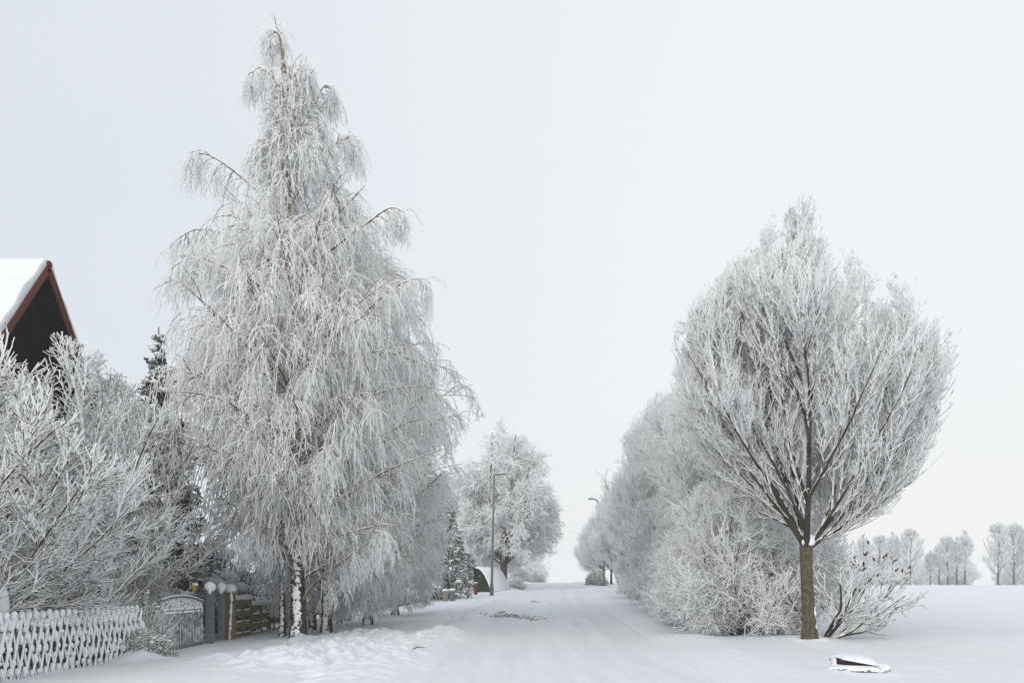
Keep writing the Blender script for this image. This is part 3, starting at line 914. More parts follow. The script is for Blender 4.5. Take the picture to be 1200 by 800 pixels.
# staghorn sumac behind the mossy tree
def sumac():
    rng = np.random.default_rng(41)
    d = 24.6; x = X(962, d); root = thing('sumac_shrub', 'open sumac shrub with thick frosted branches and dark red fruit behind mossy trunk', 'shrub', (x, d, gz(x, d) - .05))
    D0 = []; P0 = []
    for az, ti in ((5, 34), (20, 50), (-15, 62), (0, 22), (182, 48), (160, 30), (200, 60), (90, 40), (-70, 40), (-30, 45), (10, 70), (178, 72), (-20, 82), (35, 76)):
        a = R(az + rng.normal(0, 6)); t = R(ti)
        D0.append((math.cos(a) * math.sin(t), math.sin(a) * math.sin(t), math.cos(t))); P0.append((.1 * math.cos(a), .1 * math.sin(a), -.1))
    st = grow(rng, np.array(P0), np.array(D0), rng.uniform(2.0, 2.9, len(D0)), 8, .13, .45 * np.ones(len(D0)))
    ch = [tubes(st, radii(rng, len(st), 9, .042, .024, .08), 7, rng)]
    o = build_levels(rng, st, .04, [
        dict(n=6, t=(.25, 1), ang=(42, 9), L=1.25, tap=.4, K=5, wander=.12, trop=.5, r=(.028, .019), sides=5, lump=.12, part='twig'),
        dict(n=4, t=(.2, 1), ang=(42, 10), L=.72, tap=.3, K=4, wander=.13, trop=.6, r=(.022, .017), sides=5, lump=.15, part='twig'),
        dict(n=1, t=(.4, .95), ang=(40, 10), L=.34, tap=.3, K=3, wander=.13, trop=.5, r=(.019, .016), sides=4, lump=.15, part='twig'),
    ])
    link('stem', mesh_np('stem', ch), root, [M['limb']])
    link('crown', mesh_np('crown', o['twig']), root, [M['coarse_twig']])
    tips = o['last']; pick = tips[(tips[:, -1, 2] > 1.9)]
    pick = pick[rng.permutation(len(pick))[:34]]
    for p in pick:
        e = p[-1]; dd = p[-1] - p[-2]; dd /= np.linalg.norm(dd)
        link('fruit', mesh_np('fruit', [pole([e - dd * .02, e + dd * .035, e + dd * .085, e + dd * .14], [.012, .031, .026, .007], 6)]), root, [M['drupe']])
    # the second sumac leans over the shrubs toward the road
    r2 = thing('sumac_shrub', 'sumac shrub with dark red fruit rising among frosted shrubs on road side', 'shrub', (X(828, 28.6), 28.6, gz(X(828, 28.6), 28.6) + .1))
    for ch_ in root.children:
        c = ch_.copy(); COL.objects.link(c); c.parent = r2
    r2.rotation_euler[2] = R(80); r2.scale = (.8, .8, 1.0)
    root['group'] = r2['group'] = 'sumac shrubs in the roadside row'


sumac()

# ---- birches
tab1 = [(1.0, .3, .3), (1.6, 1.4, 1.6), (2.6, 2.2, 2.4), (4, 2.9, 3.0), (6, 3.6, 3.4), (8, 4.2, 3.9), (10, 4.3, 3.9), (12, 3.1, 3.3), (13.4, 2.0, 2.7), (14.3, 1.4, 2.0), (14.9, 1.05, 1.5),
        (16, .95, .95), (17.0, .95, .6), (17.6, .75, .5), (18.5, .6, .3), (19.3, .28, .12)]
tab2 = [(.15, .8, .8), (1.0, 2.4, 2.4), (2.5, 3.2, 3.2), (4.7, 3.6, 3.6), (6.5, 4.0, 4.0), (10, 4.5, 4.5), (12, 3.9, 3.9), (13.5, 2.9, 2.9), (15, 1.8, 1.8), (16, .8, .8), (16.6, 0, 0)]
def arm(*pts):                                  # photograph points (column, row, metres behind the trunk) -> tree space of the tallest birch
    return [(X(a, 25 + d) - X(350, 25), d, Z(b, 25 + d) - gz(X(350, 25), 25) + .05) for a, b, d in pts]


arms = [arm((338, 262, 0), (300, 222, -.2), (262, 190, -.4), (236, 177, -.5), (222, 188, -.5)), arm((340, 325, 0), (300, 292, .4), (255, 270, .7), (226, 267, .8), (206, 282, .8)),
        arm((341, 360, 0), (300, 330, -.5), (250, 306, -.9), (222, 300, -1), (198, 316, -1)), arm((345, 330, 0), (390, 290, -.3), (430, 262, -.5), (458, 240, -.6), (472, 248, -.6)),
        arm((338, 200, 0), (352, 165, .2), (368, 125, .3), (380, 96, .3), (388, 106, .3)), arm((340, 240, 0), (365, 200, .4), (392, 168, .5), (408, 160, .5), (416, 172, .5)),
        arm((348, 420, 0), (400, 392, -.4), (450, 345, -.7), (485, 322, -.8), (500, 335, -.8)), arm((345, 460, 0), (300, 430, -1.0), (262, 425, -1.4), (225, 440, -1.6), (205, 465, -1.7)),
        arm((333, 85, 0), (331, 58, 0), (328, 40, 0), (322, 36, 0), (317, 46, 0)), arm((334, 120, 0), (324, 96, -.1), (312, 82, -.2), (302, 78, -.2), (297, 88, -.2)),
        arm((335, 150, 0), (340, 110, -.1), (346, 84, -.2), (353, 78, -.2), (358, 90, -.2)), arm((337, 215, 0), (325, 180, -.3), (314, 166, -.4), (305, 166, -.5), (299, 178, -.5)),
        arm((339, 230, 0), (345, 190, -.4), (354, 172, -.7), (362, 172, -.8), (368, 184, -.8)),
        arm((352, 708, 0), (366, 684, -.3), (392, 664, -.7), (424, 640, -1.1), (452, 622, -1.3)), arm((350, 690, 0), (340, 655, -.5), (322, 628, -1.0), (300, 616, -1.5), (284, 630, -1.7)),
        arm((350, 600, 0), (362, 560, -.9), (372, 530, -1.6), (380, 522, -2.2), (386, 540, -2.5)), arm((348, 560, 0), (330, 515, -.9), (316, 490, -1.6), (304, 485, -2.2), (297, 500, -2.5)),
        arm((347, 500, 0), (352, 455, -.8), (358, 430, -1.5), (362, 422, -2.0), (366, 435, -2.3))]
b1 = birch_mesh(51, 19.3, tab1, 92, 1.35, 1.2, 1.0, arms, 1.7)
b2 = birch_mesh(52, 16.4, tab2, 84, 1.0, 1.15, 1.05, (), .75)
BG = 'frosted birches along the garden fences'
B1 = birch(b1, 'tallest frosted birch with hanging strands and snow plastered white trunk', (X(350, 25), 25, gz(X(350, 25), 25) - .05), 0.0, 1.0, BG)
B2 = birch(b2, 'second birch, its trunk next to the tallest birch', (X(383, 28.5), 28.5, gz(X(383, 28.5), 28.5) - .05), 1.1, (.95, .95, .98), BG)
copy_tree(B2, (X(431, 33), 33, gz(X(431, 33), 33) - .05), 2.9, (1.0, 1.0, .97), 'third birch with crown reaching out over the verge towards the street lamp', BG)
copy_tree(B2, (X(463, 39.5), 39.5, gz(X(463, 39.5), 39.5) - .05), 4.3, (.88, .88, .82), 'last and lowest birch, its twigs sweeping down to the brown picket fence', BG)
# thin and leaning extra stems by the trunk
slim = birch_mesh(55, 8.0, [(2.6, .2, .2), (3.2, .9, .9), (5, 1.3, 1.3), (7, .9, .9), (8, .2, .2)], 16, .7, .6, 1.0)
S1 = birch(slim, 'slim young birch standing before the wooden plank fence', (X(331, 26.4), 26.4, gz(X(331, 26.4), 26.4) - .05), .5, 1.0, 'slim young birches')
copy_tree(S1, (X(366, 30), 30, gz(X(366, 30), 30) - .05), 2.4, (1.2, 1.2, 1.05), 'slim birch between the two big birch trunks', 'slim young birches')
copy_tree(S1, (X(398, 34), 34, gz(X(398, 34), 34) - .05), 4.0, (1.1, 1.1, 1.0), 'slim dark stemmed birch beside the blue grey fence post', 'slim young birches')

# ---- garden thicket behind the lattice fence
lv_coarse = [
    dict(n=10, t=(.15, .98), ang=(24, 8), L=2.6, tap=.45, K=8, wander=.07, trop=.1, r=(.029, .018), sides=6, lump=.14, part='twig', bias=(.4, 0, .15)),
    dict(n=9, t=(.06, .99), ang=(27, 10), L=1.15, tap=.4, K=6, wander=.08, trop=.05, r=(.0225, .016), sides=5, lump=.2, part='twig', bias=(.3, 0, .15)),
    dict(n=5, t=(.1, 1), ang=(34, 12), L=.38, tap=.3, K=3, wander=.12, trop=0, r=(.019, .013), sides=4, lump=.25, part='twig'),
]
lv_mid = [
    dict(n=12, t=(.15, .98), ang=(28, 9), L=2.2, tap=.45, K=7, wander=.09, trop=.1, r=(.024, .014), sides=5, lump=.18, part='twig', bias=(.3, 0, .15)),
    dict(n=10, t=(.06, .99), ang=(30, 11), L=.95, tap=.4, K=5, wander=.11, trop=.05, r=(.018, .0135), sides=4, lump=.25, part='twig', bias=(.2, 0, .15)),
    dict(n=5, t=(.1, 1), ang=(38, 14), L=.32, tap=.3, K=3, wander=.15, trop=0, r=(.016, .011), sides=4, lump=.3, part='twig'),
]
tabC = [(-.2, 1.5, 1.5), (.5, 2.2, 2.2), (1.5, 2.9, 2.9), (3, 3.2, 3.2), (4.5, 2.8, 2.8), (5.8, 2.0, 2.0), (6.8, .9, .9), (7.2, 0, 0)]
tabW = [(-.2, .6, 1.2), (.8, .8, 2.2), (1.5, 1.4, 3.6), (2.6, 2.4, 4.3), (4, 3.0, 4.6), (5.5, 2.8, 4.0), (6.8, 1.8, 2.8), (7.8, .6, 1.2), (8.1, 0, 0)]
tabV = [(-.2, 1.0, 1.0), (.8, 1.2, 1.2), (1.6, 1.6, 1.6), (2.3, 2.6, 2.8), (3.5, 3.0, 3.3), (4.8, 2.8, 3.0), (6, 2.0, 2.2), (6.9, .9, .9), (7.3, 0, 0)]
cs = tree_mesh(61, 8.0, 0, .05, tabW, 0, (12, 72), lv_coarse, trop=.28, wander=.08, multi=24, lumpy=.35, sweep=78)[:2]
cs2 = tree_mesh(62, 7.0, 0, .045, tabV, 0, (6, 66), lv_mid, trop=.2, wander=.11, multi=20, lumpy=.35)[:2]
lv_fine = [
    dict(n=12, t=(.1, .97), ang=(40, 12), L=1.9, tap=.45, K=6, wander=.12, trop=-.1, sag=.5, r=(.022, .012), sides=4, lump=.18, part='twig'),
    dict(n=10, t=(.1, .99), ang=(40, 14), L=.8, tap=.35, K=4, wander=.13, trop=-.45, r=(.014, .011), sides=3, lump=.25, part='twig'),
    dict(n=8, t=(.1, 1), ang=(46, 15), L=.25, tap=.3, K=2, wander=.2, trop=-.2, r=(.0125, .009), sides=3, lump=.3, part='twig'),
]
fs = tree_mesh(63, 6.8, 0, .05, [(-.2, .5, .5), (1.7, .7, .7), (2.3, 2.2, 2.2), (3, 3.0, 3.0), (4.5, 3.0, 3.0), (5.8, 2.2, 2.2), (6.8, 1.0, 1.0), (7.2, 0, 0)], 0, (6, 64), lv_fine, trop=.2, wander=.12, multi=18, lumpy=.3)[:2]
TG = 'frosted garden shrubs behind the lattice fence'
C1 = plant_tree('garden_shrub', 'shrub', cs, 'coarse frosted shrub at the corner of the lattice fence, branches sweeping up over it', (-11.6, 15.2, 0), .1, (.86, .86, .80), TG, 'limb', 'coarse_twig', 'stem')
C2 = plant_tree('garden_shrub', 'shrub', cs2, 'coarse frosted shrub behind the middle of the lattice fence', (-10.6, 18.9, 0), .2, (.95, 1.0, 1.05), TG, 'limb', 'coarse_twig', 'stem')
F1 = plant_tree('garden_shrub', 'shrub', fs, 'fine twigged frosted shrub drooping over the arched gate', (-10.0, 23.0, -.05), .4, (1.18, 1.1, 1.05), TG, 'limb', 'twig', 'stem')
copy_tree(C1, (-14.6, 18.6, 0), -.15, (1.0, 1.0, 1.08), 'coarse frosted shrub in front of the dark house gable', TG)
copy_tree(C2, (-11.5, 22.6, 0), -.2, (1.05, 1.05, 1.02), 'tall upright frosted shrub between the gable and the small spruce top', TG)
copy_tree(F1, (-12.2, 26.6, 0), 2.7, (1.2, 1.2, 1.02), 'frosted shrub below the small spruce top', TG)
copy_tree(F1, (-10.9, 30.5, 0), 4.7, (1.1, 1.1, 1.05), 'frosted shrub behind the wooden plank fence', TG)
copy_tree(F1, (-12.9, 32.5, 0), 1.1, (1.25, 1.25, 1.25), 'frosted shrub filling the gap between the drooping shrub and the tallest birch', TG)
copy_tree(F1, (-14.6, 37.5, 0), 5.6, (1.3, 1.3, 1.3), 'frosted shrub deepest in the garden behind the plank fence', TG)
ev = evergreen_mesh(71, 1.6, 1.5, 2.4, 16000, .045, 260)
E1 = evergreen('evergreen_bush', ev, 'dark evergreen bush in the shade behind the lattice fence', 'shrub', (-11.6, 17.2, 0), 0, 1.0, 'dark_leaf', 'dark evergreen bushes behind the lattice fence')
copy_tree(E1, (-11.7, 20.6, 0), 2.0, (1.1, 1.1, 1.1), 'dark evergreen bush in the shade beside the arched gate', 'dark evergreen bushes behind the lattice fence')
copy_tree(E1, (-13.4, 16.2, 0), 4.0, (1.0, 1.2, 1.2), 'dark evergreen bush in the fence corner, deepest behind the coarse shrub', 'dark evergreen bushes behind the lattice fence')
copy_tree(E1, (-12.2, 25.6, 0), 5.0, (1.3, 1.3, 1.35), 'dark evergreen bush in the shade behind the white nest box', 'dark evergreen bushes behind the lattice fence')
copy_tree(E1, (-11.3, 29.3, 0), 3.0, (1.3, 1.3, 1.5), 'dark evergreen bush in the shade behind the stepped plank fence', 'dark evergreen bushes behind the lattice fence')
copy_tree(E1, (-11.6, 35.0, 0), 1.0, (1.3, 1.5, 1.0), 'dark evergreen bush behind the birch trunks', 'dark evergreen bushes behind the lattice fence')
cot = evergreen_mesh(72, .72, .60, .75, 5200, .024, 260)
CT = evergreen('cotoneaster_bush', cot, 'small green leaved bush spilling into the snow between lattice fence and gate', 'shrub', (-8.75, 19.0, -.02), .3, 1.0, 'leaf')
cot2 = evergreen_mesh(73, .6, .5, 1.5, 4200, .024, 420)
evergreen('climbing_bush', cot2, 'twiggy evergreen bush leaning over the near edge of the arched gate', 'shrub', (-9.15, 19.75, 0), .3, 1.0, 'leaf')
dw = evergreen_mesh(74, 1.0, .8, .9, 5000, .035, 160)
DW = evergreen('snow_laden_bush', dw, 'low dark bush buried under thick snow cushions behind the gate post', 'shrub', (-10.55, 26.4, 1.05), 0, 1.0, 'dark_leaf')
rng = np.random.default_rng(9)
link('snow_load', mesh_np('snow_load', [blob((-.35, -.3, .95), (.75, .6, .22), rng, 18, 10, .25), blob((.45, -.2, .98), (.55, .5, .26), rng, 16, 9, .25),
                                        blob((.1, -.35, 1.2), (.45, .4, .2), rng, 14, 8, .25), blob((.75, -.4, .78), (.4, .4, .16), rng, 14, 8, .25)]), DW, [M['cap']])
link('trunk', mesh_np('trunk', [pole([(0, 0, -1.3), (0, .02, -.5), (.03, 0, .3)], [.07, .06, .05])]), DW, [M['trunk']])

# ---- spruces
sp = spruce_mesh(81, 9.2, 2.0, 27, 1.35, 1)
SP = spruce(sp, 'dark spruce whose small pointed top shows above the garden shrubs', (X(186, 24.6), 24.6, 0), .3, (1.0, 1.0, 1.05))
sp2 = spruce_mesh(82, 7.6, 2.3, 24, 1.6)
S2 = spruce(sp2, 'snow laden dark green spruce between the birches and street lamp', (X(526, 56), 56, .5), .9, (.85, .85, .98))
copy_tree(S2, (X(551, 72), 72, .9), 2.9, (.75, .75, .5), 'low snowy spruce behind the white roofed shelter')

# ---- house with the dark gable
def house():
    D = 24.0; Xg = X(55, D); ridge = Z(311, D); w = 5.3; sl = 1.28
    root = thing('gabled_house', 'house with snow covered steep roof and black timber gable edged red brown', 'house', (Xg, D, 0))
    zr = ridge; ze = zr - w * sl
    Lh = 11.0
    # roof slabs (near and far slope), ridge running away to -x
    nrm = math.hypot(1, sl)
    for s in (-1, 1):
        a = np.array([0.0, s * w, ze]); t = np.array([0.0, 0, zr])
        n = np.array([0, s * sl, 1.0]) / nrm
        for nm, th0, th1, mt, ex in (('roof', -.16, 0.0, 'dark_board', 0.0), ('snow_cover', .012, .24, 'snow', .03)):
            pr = [a + n * th0, t + n * th0, t + n * th1, a + n * th1]
            if nm == 'roof':
                vs = np.array([p + np.array([dx, 0, 0]) for dx in (0, -Lh) for p in pr])
                f = np.array([[0, 1, 2, 3], [7, 6, 5, 4], [0, 4, 5, 1], [1, 5, 6, 2], [2, 6, 7, 3], [3, 7, 4, 0]])
                ch = (vs, f)
            else:                                   # snow: soft, slightly wavy edge
                nu, nv_ = 46, 12
                u = np.linspace(-.02, 1.0, nu); ang = np.linspace(0, np.pi, nv_)
                base_ = a[None] * (1 - u[:, None]) + t[None] * u[:, None]
                rr = (.085 + .09 * (fbm(u * 11, u * 0 + s, 7, 3)))[:, None]
                prof_x = np.cos(ang)[None] * 0 + .05 * np.sin(ang)[None]
                top = base_[:, None, :] + n * (.012 + 2 * rr * (1 - np.cos(ang)) / 2)[..., None]
                top[..., 0] += prof_x + .02 * (fbm(u * 14, u * 0 + 2, 3, 2)[:, None] - .4)
                back = top[:, -1:, :].copy(); back[..., 0] = -Lh
                low = top[:, :1, :].copy(); low[..., 0] = -Lh
                G = np.concatenate([top, back, low], 1)
                m_ = G.shape[1]; vs = G.reshape(-1, 3)
                ii = np.arange(nu - 1)[:, None] * m_; jj = np.arange(m_)[None]; j1 = (jj + 1) % m_
                f = np.stack([ii + jj, ii + m_ + jj, ii + m_ + j1, ii + j1], -1).reshape(-1, 4)
                ch = (vs, f)
            link(nm, mesh_np(nm, [ch], nm != 'roof'), root, [M[mt]])
        # barge board and verge tiles
        off = n * -.07
        bb = [bar(a + off + (.035, 0, 0), t + off + (.035, 0, -.02), .06, .155, up=n)]
        d = t - a; Ld = np.linalg.norm(d); d /= Ld
        for k in range(int(Ld / .34)):
            p = a + d * (k + .5) * .34 + n * .015
            bb.append(box(p + (.045, 0, 0), (.10, .33, .06), np.stack([np.array([1., 0, 0]), d, n], 1)))
        o = link('barge_board', mesh_np('barge_board', bb, False), root, [M['rust']])
    link('ridge_cap', mesh_np('ridge_cap', [pole([(.10, 0, zr + .03), (-.25, 0, zr + .04)], [.11, .11], 10)]), root, [M['rust']])
    # gable wall of vertical boards set back under the overhang, body below
    gb = []
    y = -w + .5
    while y < w - .5:
        h = zr - .22 - abs(y + .09) * sl - .12
        gb.append(box((-.62 + .012 * math.sin(y * 7), y + .09, (h + 3.2) / 2), (.05, .172, max(.1, h - 3.2))))
        y += .18
    link('gable_wall', mesh_np('gable_wall', gb, False), root, [M['dark_board']])
    vs = np.array([(x, yy, zz) for x in (-.66, -Lh + .4) for yy, zz in ((-w + .5, -.3), (w - .5, -.3), (w - .5, ze + .5 * sl - .3), (0, zr - .35), (-w + .5, ze + .5 * sl - .3))])
    body = bpy.data.meshes.new('wall')
    body.from_pydata([tuple(p) for p in vs], [], [(0, 1, 2, 3, 4), (9, 8, 7, 6, 5), (0, 5, 6, 1), (1, 6, 7, 2), (2, 7, 8, 3), (3, 8, 9, 4), (4, 9, 5, 0)])
    link('wall', body, root, [M['stucco']])


house()

# ---- lattice fence with snow caps
def lattice_fence():
    A = np.array([-9.42, 12.4]); B = np.array([-9.02, 19.3])
    L = np.linalg.norm(B - A); d = (B - A) / L; nrm = np.array([d[1], -d[0]])           # nrm looks to the road
    rng = np.random.default_rng(91)
    root = thing('lattice_fence', 'crossed slat garden fence plastered with snow, round snow cap on every tip', 'fence', (A[0], A[1], 0))

    def P(s, off, z): q = d * s + nrm * off; return (q[0], q[1], z)
    f1, f2, snow, caps, rails, fill = [], [], [], [], [], []
    step = .205; H = 1.10; lean = .33; n = int(L / step) + 4
    for k in range(-2, n):
        s0 = k * step
        for sgn, off, lst in ((1, .03, f1), (-1, 0.0, f2)):
            a, b = s0 - sgn * lean * .5, s0 + sgn * lean * .5
            if min(a, b) < -.1 or max(a, b) > L + .1: continue
            pts = [P(a + rng.normal(0, .006), off, -.12), P((a + b) / 2, off, .5), P(b, off, H + rng.normal(0, .012))]
            lst.append(pole(pts, [.027, .027, .025], 8))
        b = s0 + lean * .5
        if 0 <= b <= L:
            caps.append(blob(P(b, .02, H + .035), (.058, .062, .062 + rng.uniform(0, .025)), rng, 12, 8, .12))
            # rime plastered along the weather side of each slat
            if min(s0 - lean * .5, b) > -.1:
                m = 9; u = np.linspace(.02, .97, m)
                pts = np.array([P(s0 - lean * .5 + lean * t - .018, .040, -.12 + (H + .12) * t + .004) for t in u])
                snow.append(tubes(pts[None], (.0265 * rng.uniform(.7, 1.15, m))[None], 7))
        for sgn in (-1,):
            a2, b2 = s0 + lean * .5, s0 - lean * .5
            if min(a2, b2) > 0 and max(a2, b2) < L:
                m = 9; u = np.linspace(.02, .95, m)
                pts = np.array([P(a2 + (b2 - a2) * t + .006, .016, -.12 + (H + .12) * t + .006) for t in u])
                snow.append(tubes(pts[None], (.028 * rng.uniform(.6, 1.15, m))[None], 6))
    # lumps of snow caught where the slats cross
    for k in range(-1, n):
        for r_ in range(6):
            z = .05 + r_ * (H / 5.2) + rng.normal(0, .03)
            s = k * step + (r_ % 2) * step * .5 + .02
            if 0.02 < s < L and rng.uniform() < .8:
                fill.append(blob(P(s, .035, z), (.058 * rng.uniform(.6, 1.2), .045, .075 * rng.uniform(.5, 1.5)), rng, 10, 8, .5))
    for z in (.28, .86):
        rails.append(bar(P(0, -.045, z), P(L, -.045, z), .05, .07))
    link('lattice', mesh_np('lattice', f1 + f2), root, [M['fence_dark']])
    link('rime', mesh_np('rime', snow + fill), root, [M['cap']])
    for c_ in caps: link('snow_cap', mesh_np('snow_cap', [c_]), root, [M['cap']])
    for z, r_ in zip((.28, .86), rails):
        link('rail', mesh_np('rail', [r_], False), root, [M['fence_dark']])
    for s in (.0 + .3, 2.5, 4.7, L - .1):
        link('post', mesh_np('post', [pole([P(s, -.11, -.2), P(s, -.11, 1.0)], [.055, .05], 9)]), root, [M['fence_dark']])
    link('snow_drift', mesh_np('snow_drift', [blob(P(L - .08, .06, .45), (.12, .08, .4), rng, 14, 11, .4)]), root, [M['cap']])


lattice_fence()

# snow covered stump-like post in the corner of the frame
pst = thing('garden_post', 'thick post fully plastered with snow behind the lattice fence corner', 'post', (X(3, 15.2), 15.2, 0))
link('shaft', mesh_np('shaft', [pole([(0, 0, -.2), (0, 0, 1.55)], [.09, .085], 10)]), pst, [M['fence_dark']])
link('snow_cap', mesh_np('snow_cap', [blob((0, -.02, 1.25), (.13, .13, .42), rng, 14, 12, .2), blob((-.03, 0, .8), (.13, .13, .5), rng, 14, 12, .2)]), pst, [M['cap']])


# ---- arched steel gate, its posts
def gate():
    a = np.array([-8.98, 20.35]); b = np.array([-8.93, 23.05])
    L = np.linalg.norm(b - a); d = (b - a) / L
    root = thing('arched_gate', 'grey steel garden gate with arched top and frosted upright bars', 'gate', (a[0], a[1], -.08), math.atan2(d[1], d[0]))
    z0, zs, rise = .14, 1.30, .17
    def top(s): return zs + rise * (1 - ((s - L * .42) / (L * .58)) ** 2)
    ss = np.linspace(0, L, 17)
    fr = [pole([(s, 0, top(s)) for s in ss], [.028] * 17, 8), bar((0, 0, z0), (L, 0, z0), .05, .07), bar((.02, 0, z0 - .06), (.02, 0, top(0)), .05, .05), bar((L - .02, 0, z0 - .06), (L - .02, 0, top(L)), .05, .05),
          bar((.05, -.0, 1.00), (L - .05, 0, 1.00), .02, .035), bar((.05, 0, 1.10), (L - .05, 0, 1.10), .02, .035), bar((.05, 0, .52), (L - .05, 0, .52), .02, .035)]
    link('frame', mesh_np('frame', fr, False), root, [M['steel']])
    bars = []; s = .10
    while s < L - .05:
        bars.append(pole([(s, 0.022, z0 + .03), (s, .022, top(s) - .02)], [.012, .012], 6)); s += .105
    link('bar_grille', mesh_np('bar_grille', bars), root, [M['steel_bar']])
    rng = np.random.default_rng(5)
    rim = []
    s = .10
    while s < L - .05:
        zz = np.linspace(z0 + .05, top(s) - .05, 12)
        rim.append(tubes(np.stack([zz * 0 + s, zz * 0 - .008, zz], 1)[None], (.012 * rng.uniform(.1, 1.25, 12) * np.where(zz < .65, 1.25, .6))[None], 5)); s += .105
    s = .1
    while s < L - .1:
        for z in (1.045, 1.135):
            if rng.uniform() < .8: rim.append(blob((s + .05, -.005, z), (.05, .025, .035), rng, 8, 6, .3))
        s += .105
    link('rime', mesh_np('rime', rim), root, [M['cap']])
    link('kick_board', mesh_np('kick_board', [box((L / 2, 0, .03), (L - .06, .03, .13))], False), root, [M['steel']])
    link('snow_cap', mesh_np('snow_cap', [tubes(np.array([[(s, 0, top(s) + .028) for s in ss]]), (.028 * rng.uniform(.4, 1.0, 17))[None], 7)]), root, [M['cap']])
    for (x, y, w, lab) in ((-8.86, 23.35, .20, 'square grey steel gate post capped with a big snow cushion'), (-8.92, 24.45, .17, 'second grey steel post beside the wooden snow plastered post')):
        p = thing('gate_post', lab, 'post', (x, y, -.1), 0, 'grey steel gate posts')
        o = link('shaft', mesh_np('shaft', [box((0, 0, .80), (w, w * 1.15, 1.72))], False), p, [M['steel']]); bevel_obj(o, .012)
        link('snow_cap', mesh_np('snow_cap', [blob((0, 0, 1.74), (w * .85, w * 1.05, .15), rng, 16, 10, .12), blob((.03, -.12, 1.66), (.08, .07, .13), rng, 12, 8, .2)]), p, [M['cap']])
    p = thing('wooden_post', 'square wooden fence post half plastered with snow', 'post', (-8.86, 25.05, -.1))
    o = link('shaft', mesh_np('shaft', [box((0, 0, .78), (.26, .28, 1.66))], False), p, [M['pallet']]); bevel_obj(o, .012)
    zz = np.linspace(.0, 1.62, 30)
    st = [tubes(np.stack([.03 + np.cumsum(rng.normal(0, .008, 30)), zz * 0 - .142, zz], 1)[None], (.05 * rng.uniform(.25, 1.15, 30))[None], 7)]
    link('snow_strip', mesh_np('snow_strip', st), p, [M['cap']])
    link('snow_cap', mesh_np('snow_cap', [blob((0, 0, 1.68), (.2, .21, .17), rng, 16, 10, .12)]), p, [M['cap']])
    yb = thing('yellow_box', 'small yellow box top peeping out behind the snowy gate post', 'box', (-9.15, 22.9, -.1))
    o = link('shell', mesh_np('shell', [box((0, 0, 1.72), (.10, .12, .15))], False), yb, [M['yellow']]); bevel_obj(o, .02, 3)
    link('stake', mesh_np('stake', [pole([(0, 0, -.1), (0, 0, 1.64)], [.025, .025])]), yb, [M['steel']])
    link('snow_cap', mesh_np('snow_cap', [blob((.03, 0, 1.815), (.09, .1, .05), rng, 10, 7, .15)]), yb, [M['cap']])
    nb = thing('nest_box', 'white painted box on a white post under snow beside the plank fence', 'box', (-9.6, 27.2, -.05))
    o = link('shell', mesh_np('shell', [box((0, 0, 1.62), (.30, .26, .68))], False), nb, [M['white_paint']]); bevel_obj(o, .01)
    link('opening', mesh_np('opening', [box((.02, -.132, 1.78), (.07, .01, .06)), box((.02, -.132, 1.64), (.05, .01, .04))], False), nb, [M['galv']])
    link('roof', mesh_np('roof', [box((0, 0, 1.985), (.42, .38, .04))], False), nb, [M['white_paint']])
    link('snow_cap', mesh_np('snow_cap', [blob((-.05, 0, 2.07), (.34, .28, .16), rng, 16, 9, .2)]), nb, [M['cap']])
    link('post', mesh_np('post', [box((0, 0, .65), (.11, .11, 1.26))], False), nb, [M['white_paint']])


gate()


# ---- stepped plank fence behind the birches
def plank_fence():
    root = thing('plank_fence', 'stepped garden fence of broad greenish planks with snow lying on top', 'fence', (-8.95, 25.4, 0))
    rng = np.random.default_rng(13)
    spans = [(0, 1.75, 1.24, .05), (1.78, 4.1, 1.02, -.02), (4.13, 6.6, 1.30, 0), (6.63, 9.3, 1.18, 0), (9.33, 12.2, 1.34, .03), (12.23, 15.2, 1.22, .03)]
    for a, b, h, z0 in spans:
        xo = rng.normal(0, .02); pl = []; ridge = []
        z0 = z0 - .12
        nb = 4; bh = .20; gap = (h - z0 - bh * nb) / (nb - 1)
        for k in range(nb):
            zz = z0 + bh / 2 + k * (bh + gap)
            y0, y1 = a + .01, b - .01
            pl.append(box((xo + .012 * (k % 2), (y0 + y1) / 2, zz), (.035, y1 - y0, bh + rng.normal(0, .006))))
            ridge.append((zz + bh / 2, k))
        pl_o = link('panel', mesh_np('panel', pl, False), root, [M['pallet']]); bevel_obj(pl_o, .006)
        up = []
        for s in (a + .12, (a + b) / 2, b - .12):
            up.append(box((xo + .038, s, (h + z0) / 2), (.035, .14, h - z0 - .02)))
        link('batten', mesh_np('batten', up, False), root, [M['pallet']])
        sn = []
        for zz, k in ridge:
            m = 16; u = np.linspace(a + .03, b - .03, m)
            if k == nb - 1:
                rr = .085 * rng.uniform(.85, 1.15, m); rr[0] *= .6; rr[-1] *= .6
                p = np.stack([u * 0 + xo, u, u * 0 + zz + .05], 1)
                v_, f_ = tubes(p[None], rr[None], 9); v_[:, 0] = xo + (v_[:, 0] - xo) * 1.5; sn.append((v_, f_)); sn.append(blob((xo, a + .06, zz + .05), (.11, .1, .07), rng)); sn.append(blob((xo, b - .06, zz + .05), (.11, .1, .07), rng))
            else:
                p = np.stack([u * 0 + xo + .01, u, u * 0 + zz + .012], 1)
                sn.append(tubes(p[None], (.032 * rng.uniform(.4, 1.1, m))[None], 7))
        link('snow_cap', mesh_np('snow_cap', sn), root, [M['cap']])
    for s in (-.1, 1.765, 4.115, 6.615, 9.315, 12.215, 15.3):
        link('post', mesh_np('post', [box((-.09, s, .55), (.1, .1, 1.35))], False), root, [M['pallet']])


